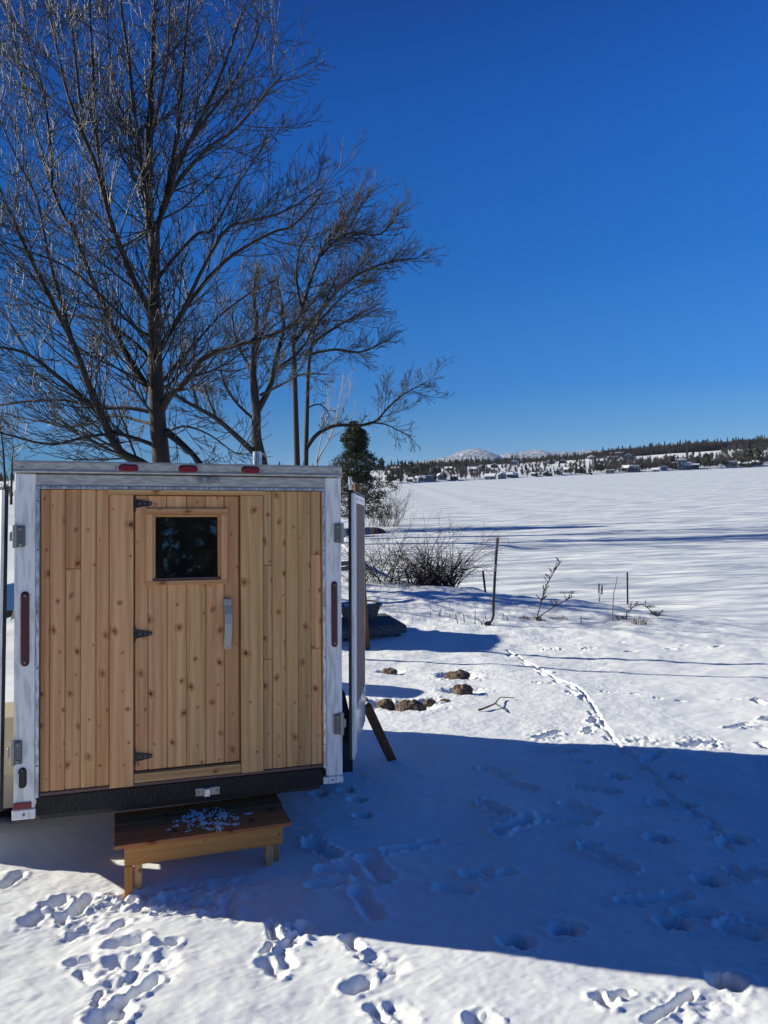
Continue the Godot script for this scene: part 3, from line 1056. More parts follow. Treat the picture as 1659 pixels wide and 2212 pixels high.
	sp.tube(PackedVector3Array([Vector3(1.52, 1.985, -1.0), Vector3(1.52, 2.192, -1.0)]), PackedFloat32Array([0.034, 0.034]), 20, true)
	part("stove_pipe", sp, M.alu, T)

	# rear wall of planks
	var w := group_node("plank_wall", T)
	var zf := -0.012
	var zb := -0.034
	var seams := [0.1375, 0.188, 0.270, 0.353, 0.4365, 0.511]
	var k := 0
	for q in 5:
		var x0: float = seams[q] + 0.0010
		var x1: float = seams[q + 1] - 0.0010
		var dz := [0.0, 0.001, -0.0008, 0.0006, 0.0][q] as float
		if q == 2:
			plank(w, Vector3(x0, 0.1245, zb), Vector3(x1, 1.3895, zf + dz), k, "plank", 0.005, 0)
			plank(w, Vector3(x0, 1.3905, zb), Vector3(x1, 1.8475, zf + dz + 0.0008), k + 40, "plank", 0.005, 2)
		else:
			plank(w, Vector3(x0, 0.1245, zb), Vector3(x1, 1.8475, zf + dz), k, "plank", 0.005, [2, 0, 0, 1, 0][q])
		k += 1
	var sr := [1.4065, 1.465, 1.549, 1.629, 1.711, 1.7785]
	for q in 5:
		var x0: float = sr[q] + 0.0010
		var x1: float = sr[q + 1] - 0.0010
		var cuts := [0.1245, 1.8475]
		if q == 0:
			cuts = [0.1245, 0.803, 1.386, 1.8475]
		if q == 4:
			cuts = [0.1245, 0.855, 1.449, 1.8475]
		for c in cuts.size() - 1:
			plank(w, Vector3(x0, cuts[c] + 0.0005, zb), Vector3(x1, cuts[c + 1] - 0.0005, zf + 0.0008 * (c % 2) + 0.0005 * (q % 2)), k, "plank", 0.005, [4, 3, 3, 4, 1][q] if c < 2 else 4)
			k += 1
	plank(w, Vector3(1.779, 0.1245, zb), Vector3(1.7836, 1.8475, zf + 0.012), k, "corner_trim", 0.001)
	# casing round the door
	plank(w, Vector3(0.512, 0.112, zb), Vector3(0.6435, 1.8185, zf + 0.016), 61, "door_casing", 0.004, 1)
	plank(w, Vector3(1.2705, 0.122, zb), Vector3(1.4055, 1.8185, zf + 0.016), 65, "door_casing", 0.004, 3)
	board(w, Vector3(0.503, 1.8195, zb), Vector3(1.4225, 1.8475, zf + 0.018), M.wood[3], "head_casing", 2, 0.002)
	board(w, Vector3(0.6445, 0.1245, zb), Vector3(1.2695, 0.178, zf + 0.006), M.wood[9], "threshold", 3, 0.003)
	board(w, Vector3(0.6445, 0.1785, zb - 0.03), Vector3(1.2695, 0.186, zf - 0.004), M.sill, "threshold_strip", 1, 0.001)
	part("door_stop", boxed(Vector3(0.62, 0.125, zb - 0.035), Vector3(0.652, 1.86, zb - 0.002), 0.0), M.inside, w)
	part("door_stop", boxed(Vector3(1.245, 0.125, zb - 0.035), Vector3(1.30, 1.86, zb - 0.002), 0.0), M.inside, w)
	part("door_stop", boxed(Vector3(0.653, 1.79, zb - 0.035), Vector3(1.244, 1.86, zb - 0.002), 0.0), M.inside, w)
	part("backing", boxed(Vector3(0.035, 0.103, zb - 0.012), Vector3(0.615, 1.95, zb - 0.003), 0.0), M.inside, w)
	part("backing", boxed(Vector3(1.305, 0.103, zb - 0.012), Vector3(1.875, 1.95, zb - 0.003), 0.0), M.inside, w)

	# the plank door
	var d := group_node("plank_door", T)
	var ds := [0.6505, 0.7255, 0.834, 0.9475, 1.060, 1.171, 1.2615]
	for q in 6:
		var x0: float = ds[q] + 0.0010
		var x1: float = ds[q + 1] - 0.0010
		var fz: float = -0.012 + [0.0, 0.0006, 0.0, 0.0008, 0.0, 0.0004][q]
		if q == 0 or q == 5:
			plank(d, Vector3(x0, 0.194, zb), Vector3(x1, 1.8145, fz), 70 + q, "plank", 0.005, 0 if q == 0 else 2)
		else:
			plank(d, Vector3(x0, 0.194, zb), Vector3(x1, 1.3, fz), 70 + q, "plank", 0.005, [0, 0, 1, 3, 0, 0][q])
			plank(d, Vector3(x0, 1.706, zb), Vector3(x1, 1.8145, fz), 80 + q)
	for s in 2:
		var xx := 0.7265 if s == 0 else 1.1455
		plank(d, Vector3(xx, 1.301, zb), Vector3(xx + 0.024, 1.705, -0.014), 90 + s, "jamb")
	# window
	var wn := group_node("window", d)
	board(wn, Vector3(0.711, 1.701, -0.011), Vector3(1.193, 1.737, 0.008), M.wood[2], "casing", 5, 0.002)
	board(wn, Vector3(0.715, 1.278, -0.011), Vector3(1.190, 1.306, 0.006), M.wood[12], "casing", 6, 0.002)
	plank(wn, Vector3(0.715, 1.3065, -0.011), Vector3(0.752, 1.7005, 0.006), 31, "casing", 0.002)
	plank(wn, Vector3(1.151, 1.3065, -0.011), Vector3(1.189, 1.7005, 0.006), 36, "casing", 0.002)
	plank(wn, Vector3(0.7525, 1.322, -0.075), Vector3(0.768, 1.687, -0.006), 33, "stop", 0.002)
	plank(wn, Vector3(1.1355, 1.322, -0.075), Vector3(1.1505, 1.687, -0.006), 38, "stop", 0.002)
	board(wn, Vector3(0.7525, 1.6875, -0.075), Vector3(1.1505, 1.7005, -0.006), M.wood[4], "stop", 8, 0.002)
	board(wn, Vector3(0.7525, 1.3065, -0.075), Vector3(1.1505, 1.3215, -0.004), M.sill, "sill", 7, 0.002)
	part("pane", boxed(Vector3(0.766, 1.320, -0.056), Vector3(1.138, 1.689, -0.050), 0.0), M.glass, wn)
	for y: float in [1.766, 0.996, 0.275]:
		strap_hinge(d, y)
	# bent wooden pull
	var hb := Buf.new()
	var hp := PackedVector2Array([Vector2(-0.011, 1.186), Vector2(0.012, 1.186), Vector2(0.020, 1.150), Vector2(0.052, 1.10), Vector2(0.062, 1.04), Vector2(0.052, 0.97), Vector2(0.020, 0.925), Vector2(0.012, 0.884), Vector2(-0.011, 0.884), Vector2(-0.011, 0.915), Vector2(0.034, 0.975), Vector2(0.044, 1.04), Vector2(0.034, 1.095), Vector2(-0.011, 1.155)])
	hb.prism(hp, 1.167, 1.210, Transform3D(Basis(Vector3.BACK, Vector3.UP, Vector3.RIGHT), Vector3.ZERO))
	var hm := mat(0.42, 0.40, 0.34, 0.5)
	var hd := part("door_pull", hb, hm, d, "bent pale weathered wood door pull")
	bolt(hd, 1.188, 1.172, 0.0135, 0.004, M.black)
	bolt(hd, 1.188, 0.898, 0.0135, 0.004, M.black)

	# barn doors swung wide open: built in world metres, kept under the trailer
	var inv := T.transform.affine_inverse()
	barn_door(T, inv, Vector3(-0.280, 0.46, -4.96), Vector3(-0.228, 0.40, -5.85), 1.75, true)
	barn_door(T, inv, Vector3(-2.235, 0.50, -4.27), Vector3(-2.89, 0.50, -4.84), 1.82, false)

func barn_door(T: Node, inv: Transform3D, a: Vector3, b: Vector3, h: float, right: bool) -> void:
	var ux := (b - a).normalized()
	var uy := (TY - ux * TY.dot(ux)).normalized()
	var uz := ux.cross(uy)                    # away from the plywood side for the right door
	var width := a.distance_to(b)
	var t := inv * Transform3D(Basis(ux, uy, uz), a)
	var D := group_node("barn_door", T, t, "open barn door with plywood lining and white kick panel" if right else "open white barn door edge")
	var s := -1.0 if right else 1.0          # which side is the lining
	if (Basis(ux, uy, uz) * Vector3(0, 0, 1)).x > 0.0:
		s = 1.0 if right else -1.0
	part("panel", boxed(Vector3(0.012, 0.012, -0.014), Vector3(width - 0.006, h - 0.012, 0.014), 0.003), M.gloss_white, D)
	# gasket and frame at the hinge edge
	part("gasket", boxed(Vector3(-0.004, 0.0, minf(-s * 0.015, s * 0.003)), Vector3(0.0105, h, maxf(-s * 0.015, s * 0.003)), 0.002), M.black, D)
	part("edge_frame", boxed(Vector3(-0.002, 0.0, minf(s * 0.0045, s * 0.022)), Vector3(0.17 if right else 0.10, h - 0.004, maxf(s * 0.0045, s * 0.022)), 0.002), M.paint, D)
	part("top_channel", boxed(Vector3(-0.02, h + 0.001, -0.02), Vector3(width, h + 0.016, 0.02), 0.003), M.black, D)
	var f := 0.172 if right else 0.102
	var lo_z := minf(s * 0.0145, s * 0.0185)
	var hi_z := maxf(s * 0.0145, s * 0.0185)
	part("top_flashing", boxed(Vector3(f, h - 0.065, lo_z), Vector3(width - 0.004, h - 0.006, hi_z), 0.001), M.gloss_white, D)
	part("lining", boxed(Vector3(f, 0.30, lo_z), Vector3(width - 0.024, h - 0.067, hi_z), 0.001), M.ply, D, "weathered brown plywood lining")
	part("edge_strip", boxed(Vector3(width - 0.022, 0.30, lo_z), Vector3(width - 0.004, h - 0.067, hi_z), 0.001), M.gloss_white, D)
	part("kick_panel", boxed(Vector3(f, 0.03, lo_z), Vector3(width - 0.004, 0.298, hi_z), 0.001), M.gloss_white, D, "glossy white kick panel")
	for x: float in [0.25, 0.5, 0.75]:
		for y: float in [0.285, 0.045, h - 0.035]:
			var bb := Buf.new()
			bb.lathe(PackedVector2Array([Vector2(0.007, 0), Vector2(0.005, 0.004), Vector2(0, 0.005)]), 8, Transform3D(Basis(Vector3.RIGHT, PI / 2 * s), Vector3(width * x + 0.05, y, s * 0.0185)))
			part("screw", bb, M.dark_steel, D)

# ---------------------------------------------------------------- things in the yard
func near_things() -> void:
	# the step
	var fl := Vector3(-1.556, 0.335, -4.135)
	var fr := Vector3(-0.618, 0.285, -4.455)
	var ux := (fr - fl).normalized()
	var uz := ux.cross(Vector3.UP).normalized() * -1.0
	uz = Vector3(-ux.z, 0, ux.x).normalized()
	if uz.z < 0:
		uz = -uz
	var uy := uz.cross(ux).normalized()
	var st := thing("wooden_step", "low wooden step with dark plank top and pale apron below the trailer door", "step", Transform3D(Basis(ux, uy, uz), fl))
	var ln := fl.distance_to(fr)
	for k in 5:
		var z1 := -0.093 * k
		board(st, Vector3(0.002 * (k % 2), -0.022, z1 - 0.084), Vector3(ln - 0.003 * (k % 3), 0.0 + 0.0012 * (k % 2), z1), M.step_top, "top_board", k + 3, 0.003)
	board(st, Vector3(0.055, -0.128, -0.048), Vector3(ln - 0.05, -0.0225, -0.012), M.step_front, "apron", 9, 0.003)
	board(st, Vector3(0.055, -0.128, -0.44), Vector3(ln - 0.05, -0.0225, -0.405), M.step_front, "apron", 4, 0.003)
	for e: Array in [[0.058, -0.25, -0.10, 0.10], [0.106, -0.30, -0.049, -0.03], [ln - 0.145, -0.30, -0.049, -0.03], [ln - 0.098, -0.30, -0.10, 0.10], [0.07, -0.30, -0.44, 0.0], [ln - 0.12, -0.30, -0.44, 0.0]]:
		plank(st, Vector3(e[0], -0.34, e[2] - 0.05), Vector3(e[0] + 0.044, -0.0225 if e[2] < -0.09 else -0.1285, e[2]), int(e[0] * 40) + 3, "leg")
	board(st, Vector3(0.012, -0.0, 0.0), Vector3(0.05, 0.0, 0.0), M.step_front, "leg", 1) if false else null
	part("leg", boxed(Vector3(0.055, -0.33, -0.047), Vector3(0.100, -0.129, -0.012), 0.003), M.step_front, st)
	# snow left on the step
	var sn := Buf.new()
	var r := RandomNumberGenerator.new()
	r.seed = 77
	var stf := st.transform
	for k in 190:
		var cl0: Vector2 = [Vector2(0.42, -0.2), Vector2(0.56, -0.1), Vector2(0.5, -0.28), Vector2(0.62, -0.2)][k % 4]
		var cx := cl0.x + r.randfn(0.0, 0.06)
		var cz := cl0.y + r.randfn(0.0, 0.045)
		if cz > -0.012 or cz < -0.44 or cx < 0.1 or cx > 0.9:
			continue
		var rad := r.randf_range(0.002, 0.009) if r.randf() < 0.88 else r.randf_range(0.012, 0.022)
		var hgt := r.randf_range(0.002, 0.007)
		var p := PackedVector2Array()
		var m := r.randi_range(5, 8)
		for q in m:
			var a := TAU * q / m
			p.append(Vector2(cos(a) * rad * r.randf_range(0.4, 1.7), sin(a) * rad * r.randf_range(0.25, 1.0)))
		if Geometry2D.triangulate_polygon(p).size() < 3:
			continue
		sn.prism(p, -0.001, hgt, stf * Transform3D(Basis(Vector3.RIGHT, Vector3.FORWARD, Vector3.UP).rotated(Vector3.UP, r.randf() * TAU), Vector3(cx, 0.0014, cz)))
	var so := part("snow_crumbs", sn, M.snow)
	tag(so, "crumbs of trodden snow scattered on the wooden step", "snow", "", "stuff")

	# prop board against the open door
	var p0 := Vector3(-0.016, -0.085, -6.36)
	var p1 := Vector3(-0.196, 0.52, -5.93)
	var py := (p1 - p0).normalized()
	var px := py.cross(Vector3(0.45, 0, 1)).normalized()
	var pb := thing("prop_board", "weathered plank leaning against the open trailer door", "board", Transform3D(Basis(px, py, px.cross(py)), p0))
	var pq := Buf.new()
	pq.box(Vector3(-0.035, 0, -0.02), Vector3(0.035, p0.distance_to(p1), 0.02), 0.004, Transform3D.IDENTITY, Vector2(-0.04, 0), Vector2(11, 0.6))
	part("plank", pq, M.prop_wood, pb)
	bolt(pb, 0.0, 0.30, 0.02, 0.006, M.steel, "nail")

	# rocks
	var rocks := [[485, 518, 140, 50, 60, "flat dark rock furthest from the stick, half sunk in snow"], [1045, 552, 200, 66, 90, "smooth pale brown rock rising behind the upright jagged rock"], [1075, 695, 190, 118, 100, "upright jagged brown rock with an overhanging tip"], [450, 788, 180, 66, 90, "rounded dark rock on the rim of the shadow, next to the widest rock"], [660, 812, 260, 95, 110, "widest rock of the row, angular with grey and brown faces"], [815, 762, 110, 42, 60, "small brown rock beside the widest rock"], [935, 752, 110, 18, 50, "thin flat slab barely showing above the snow"], [285, 752, 60, 42, 60, "dark rock in shade at the edge of the open trailer door"]]
	for k in rocks.size():
		var e = rocks[k]
		var c := cq(e[0], e[1])
		var w := hit(c.x, c.y)
		var dist := -w.z
		var s := 0.48222 * 0.5486 * dist / F
		rock(w, e[2] * s * 1.2, e[3] * s * 1.25, e[4] * s * 2.2, 300 + k, e[5])

	# tall pole with a bent foot
	var f0 := hit(1056, 1352)
	var f1 := at(1075, 1162, -f0.z)
	var sh := thing("bent_pole", "tall dark pole with a bent foot standing upright in the snow", "pole", Transform3D(Basis.IDENTITY, f0))
	var up := f1 - f0
	var b := Buf.new()
	b.tube(PackedVector3Array([Vector3(-0.01, -0.05, 0), Vector3(0.015, 0.06, 0), Vector3(0.06, 0.10, 0), up * 0.09 + Vector3(0.07, 0.06, 0), up * 0.16 + Vector3(0.055, 0.05, 0), up * 0.55 + Vector3(0.02, 0, 0), up * 0.86]), PackedFloat32Array([0.028, 0.026, 0.022, 0.022, 0.024, 0.024, 0.024]), 10)
	part("shaft", b, M.black, sh)
	b = Buf.new()
	b.tube(PackedVector3Array([up * 0.86, up]), PackedFloat32Array([0.027, 0.029]), 10, true)
	part("grip", b, mat(0.10, 0.07, 0.075, 0.5), sh, "brownish grip at the top")
	b = Buf.new()
	b.tube(PackedVector3Array([up * 0.62 + Vector3(0.013, 0, 0), up * 0.70 + Vector3(0.01, 0, 0)]), PackedFloat32Array([0.026, 0.026]), 10, true)
	part("band", b, mat(0.20, 0.16, 0.15, 0.4), sh)
	b = Buf.new()
	b.lathe(PackedVector2Array([Vector2(0.06, -0.06), Vector2(0.06, 0.07), Vector2(0.045, 0.075), Vector2(0.03, 0.05)]), 12, Transform3D(Basis(Vector3.BACK, 0.3), Vector3(-0.01, 0, 0)))
	part("socket", b, M.black, sh)

	# two stakes at the shore
	for e: Array in [[1050, 1279, 1043, 1233, "short slanting stake in the snow between the bramble and the bent pole"], [1355.5, 1306, 1355, 1236, "straight dark stake standing at the edge of the lake ice"]]:
		var a := hit(e[0], e[1])
		var c := at(e[2], e[3], -a.z)
		var sk := thing("stake", e[4], "stake", Transform3D(Basis.IDENTITY, a), "stakes along the shore")
		b = Buf.new()
		var v := c - a
		b.tube(PackedVector3Array([Vector3(0, -0.2, 0), v * 0.97, v]), PackedFloat32Array([0.028, 0.028, 0.018]), 6, true)
		part("shaft", b, M.bramble, sk)
		b = Buf.new()
		b.tube(PackedVector3Array([v * 0.90, v * 0.94]), PackedFloat32Array([0.0295, 0.0295]), 6, true)
		part("band", b, M.dark_steel, sk)

	# two poles behind the open door
	for e: Array in [[756, 1030, 10.5, 0.028, "slim grey metal pole showing above the open trailer door"], [770, 1045, 11.3, 0.05, "brown wooden pole showing above the open trailer door"]]:
		var top := at(e[0], e[1], e[2])
		var g := base(top.x, top.z)
		var pl := thing("pole", e[4], "pole", Transform3D(Basis.IDENTITY, Vector3(top.x + 0.05, g, top.z)))
		b = Buf.new()
		var v := Vector3(-0.05, top.y - g, 0)
		b.tube(PackedVector3Array([Vector3(0, -0.15, 0), v]), PackedFloat32Array([e[3], e[3] * 0.9]), 12, true)
		part("shaft", b, M.alu if e[3] < 0.03 else M.prop_wood, pl)

	# dead grass and earth showing at the bottom of the deepest holes
	var n := 0
	for e: Array in [[965, 478], [800, 518], [1515, 655], [1452, 310]]:
		var c := c6(e[0], e[1])
		var w := hit(c.x, c.y)
		var gb := Buf.new()
		var rr := RandomNumberGenerator.new()
		rr.seed = 500 + n
		for q in 26:
			var a := rr.randf() * TAU
			var o0 := Vector3(cos(a), 0, sin(a)) * rr.randf_range(0.0, 0.034)
			stalk(gb, [o0 + Vector3(0, -0.03, 0), o0 + Vector3(rr.randf_range(-0.02, 0.02), 0.025, rr.randf_range(-0.02, 0.02)), o0 + Vector3(rr.randf_range(-0.035, 0.035), rr.randf_range(0.02, 0.05), rr.randf_range(-0.035, 0.035))], 0.006, 0.003)
		var go := part("dead_grass", gb, M.bramble)
		go.position = Vector3(w.x + 0.005, gnd(w.x + 0.005, w.z), w.z)
		tag(go, "dead brown grass showing at the bottom of a deep hole in the shaded snow", "grass", "grass in the deep holes")
		n += 1
	# low platform with planters, and the rail behind it
	platform()
	weeds()
	bramble()
	boat()
	vehicle()
	# a drum between trailer and vehicle whose round shadow falls on the snow
	var dg := Vector3(-1.75, base(-1.75, -9.15), -9.15)
	var dr := thing("drum", "blue drum standing ahead of the trailer", "drum", Transform3D(Basis.IDENTITY, dg))
	b = Buf.new()
	b.lathe(PackedVector2Array([Vector2(0, -0.05), Vector2(0.28, -0.05), Vector2(0.29, 0.25), Vector2(0.30, 0.27), Vector2(0.29, 0.29), Vector2(0.29, 0.55), Vector2(0.30, 0.57), Vector2(0.29, 0.59), Vector2(0.27, 0.84), Vector2(0.2, 0.89), Vector2(0, 0.90)]), 28, Transform3D.IDENTITY)
	part("barrel", b, M.blue_dark, dr)
	b = Buf.new()
	b.lathe(PackedVector2Array([Vector2(0.03, 0.895), Vector2(0.03, 0.925), Vector2(0, 0.925)]), 12, Transform3D(Basis.IDENTITY, Vector3(0.12, 0, 0)))
	part("bung", b, M.white, dr)

func rock(w: Vector3, wd: float, ht: float, dp: float, sd: int, label: String) -> void:
	var nz := noise(sd, 0.75, 1, FastNoiseLite.TYPE_CELLULAR)
	var n2 := noise(sd + 9, 1.3, 3)
	var b := Buf.new()
	var rows := 12
	var cols := 18
	var pts := []
	for j in rows + 1:
		var line := []
		for k in cols:
			var th := PI * j / rows
			var ph := TAU * k / cols
			var d := Vector3(sin(th) * cos(ph), cos(th), sin(th) * sin(ph))
			var r := 1.0 + nz.get_noise_3dv(d) * 0.45 + n2.get_noise_3dv(d) * 0.25
			line.append(Vector3(d.x * wd * 0.52, d.y * ht * 0.95, d.z * dp * 0.5) * r)
		pts.append(line)
	for j in rows:
		for k in cols:
			var k2 := (k + 1) % cols
			var a: Vector3 = pts[j][k]
			b.quad(a, pts[j][k2], pts[j + 1][k2], pts[j + 1][k], (a + pts[j + 1][k2]) * 0.5)
	var o := part("rock", b, M.rock)
	o.position = w + Vector3(0, -ht * 0.22, -dp * 0.2)
	tag(o, label, "rock", "rocks poking out of the snow")

func platform() -> void:
	var c := hit(831, 1353)
	var ux := Vector3(-0.96, 0, 0.28)
	var uz := Vector3(-0.28, 0, -0.96)
	var o := c
	o.y = base(c.x, c.z)
	var pf := thing("dock_section", "weathered grey low dock section on short legs behind the open trailer door", "dock", Transform3D(Basis(ux, Vector3.UP, ux.cross(Vector3.UP)), o))
	var L := 2.4
	for k in 9:
		board(pf, Vector3(0, 0.22, -0.05 - 0.125 * k - 0.115), Vector3(L, 0.245, -0.05 - 0.125 * k), M.old_wood, "deck_board", k, 0.004)
	board(pf, Vector3(0, 0.115, -0.05), Vector3(L, 0.215, -0.01), M.old_wood, "side_beam", 3, 0.004)
	board(pf, Vector3(0, 0.10, -1.17), Vector3(L, 0.215, -1.13), M.old_wood, "side_beam", 5, 0.004)
	part("end_beam", boxed(Vector3(-0.04, 0.10, -1.13), Vector3(-0.001, 0.215, -0.05), 0.004), M.old_wood, pf)
	for e: Vector2 in [Vector2(0.05, -0.10), Vector2(L - 0.1, -0.10), Vector2(0.05, -1.1), Vector2(L - 0.1, -1.1)]:
		part("leg", boxed(Vector3(e.x, -0.25, e.y), Vector3(e.x + 0.07, 0.21, e.y + 0.05), 0.004), M.old_wood, pf)
	for e: Array in [[0.24, -0.62, "tapered dark planter box at the end of the dock section"], [1.05, -0.62, "tapered dark planter box further along the dock section"]]:
		var t := pf.transform * Transform3D(Basis.IDENTITY, Vector3(e[0], 0.246, e[1]))
		var pl := thing("planter_box", e[2], "planter", t, "planters on the dock section")
		var b := Buf.new()
		var lo := [Vector3(0.06, 0, 0.06), Vector3(0.54, 0, 0.06), Vector3(0.54, 0, 0.40), Vector3(0.06, 0, 0.40)]
		var hi := [Vector3(0, 0.23, 0), Vector3(0.6, 0.23, 0), Vector3(0.6, 0.23, 0.46), Vector3(0, 0.23, 0.46)]
		for k in 4:
			var j := (k + 1) % 4
			b.quad(lo[k], lo[j], hi[j], hi[k], (lo[k] + lo[j]) * 0.5 - Vector3(0.3, 0.1, 0.23))
		b.quad(lo[0], lo[1], lo[2], lo[3], Vector3.DOWN)
		part("box", b, M.old_wood, pl)
		part("rim", boxed(Vector3(-0.03, 0.231, -0.03), Vector3(0.63, 0.262, 0.03), 0.004), M.old_wood, pl)
		part("rim", boxed(Vector3(-0.03, 0.231, 0.43), Vector3(0.63, 0.262, 0.49), 0.004), M.old_wood, pl)
		part("rim", boxed(Vector3(-0.03, 0.231, 0.031), Vector3(0.03, 0.262, 0.429), 0.004), M.old_wood, pl)
		part("rim", boxed(Vector3(0.57, 0.231, 0.031), Vector3(0.63, 0.262, 0.429), 0.004), M.old_wood, pl)
		part("snow_fill", boxed(Vector3(0.031, 0.19, 0.031), Vector3(0.569, 0.245, 0.429), 0.02), M.snow, pl)
	# the rail glimpsed between trailer post and door
	var q := at(745, 1222, 17.0)
	var rl := thing("wooden_rail", "grey two-board wooden rail seen between trailer post and open door", "rail", Transform3D(Basis(Vector3.UP, 0.15), Vector3(q.x, base(q.x, q.z), q.z)))
	var hh := q.y - base(q.x, q.z)
	board(rl, Vector3(-2.2, hh + 0.01, -0.03), Vector3(0.25, hh + 0.10, 0.03), M.old_wood, "rail_board", 1, 0.005)
	board(rl, Vector3(-2.2, hh - 0.11, -0.03), Vector3(0.25, hh - 0.02, 0.03), M.old_wood, "rail_board", 2, 0.005)
	for x: float in [-2.1, -0.9, 0.12]:
		part("post", boxed(Vector3(x, -0.3, -0.09), Vector3(x + 0.08, hh + 0.09, -0.031), 0.005), M.old_wood, rl)

func stalk(b: Buf, pts: Array, r0: float, r1: float) -> void:
	var p := PackedVector3Array()
	var r := PackedFloat32Array()
	for k in pts.size():
		p.append(pts[k])
		r.append(lerpf(r0, r1, float(k) / (pts.size() - 1)))
	b.tube(p, r, 4)

func weed_at(called: String, label: String, foot: Vector2, line: Array, seeds: int, sd: int, m: Material, group := "dry stalks in the snow") -> Node3D:
	var g := hit(foot.x, foot.y)
	var o := thing(called, label, "weed", Transform3D(Basis.IDENTITY, g), group)
	var pts := [Vector3(0, -0.1, 0), Vector3.ZERO]
	for e: Vector2 in line:
		pts.append(at(e.x, e.y, -g.z) - g)
	var b := Buf.new()
	stalk(b, pts, 0.012, 0.006)
	part("stem", b, m, o)
	if seeds > 0:
		var r := RandomNumberGenerator.new()
		r.seed = sd
		b = Buf.new()
		for k in seeds:
			var f := r.randf_range(0.35, 1.0) * (pts.size() - 1)
			var q: int = mini(int(f), pts.size() - 2)
			var p: Vector3 = pts[q].lerp(pts[q + 1], f - q)
			var tip := p + Vector3(r.randf_range(-0.10, 0.10), r.randf_range(0.03, 0.13), r.randf_range(-0.1, 0.1))
			stalk(b, [p, p.lerp(tip, 0.6), tip], 0.005, 0.009)
		part("seed_heads", b, m, o)
	return o

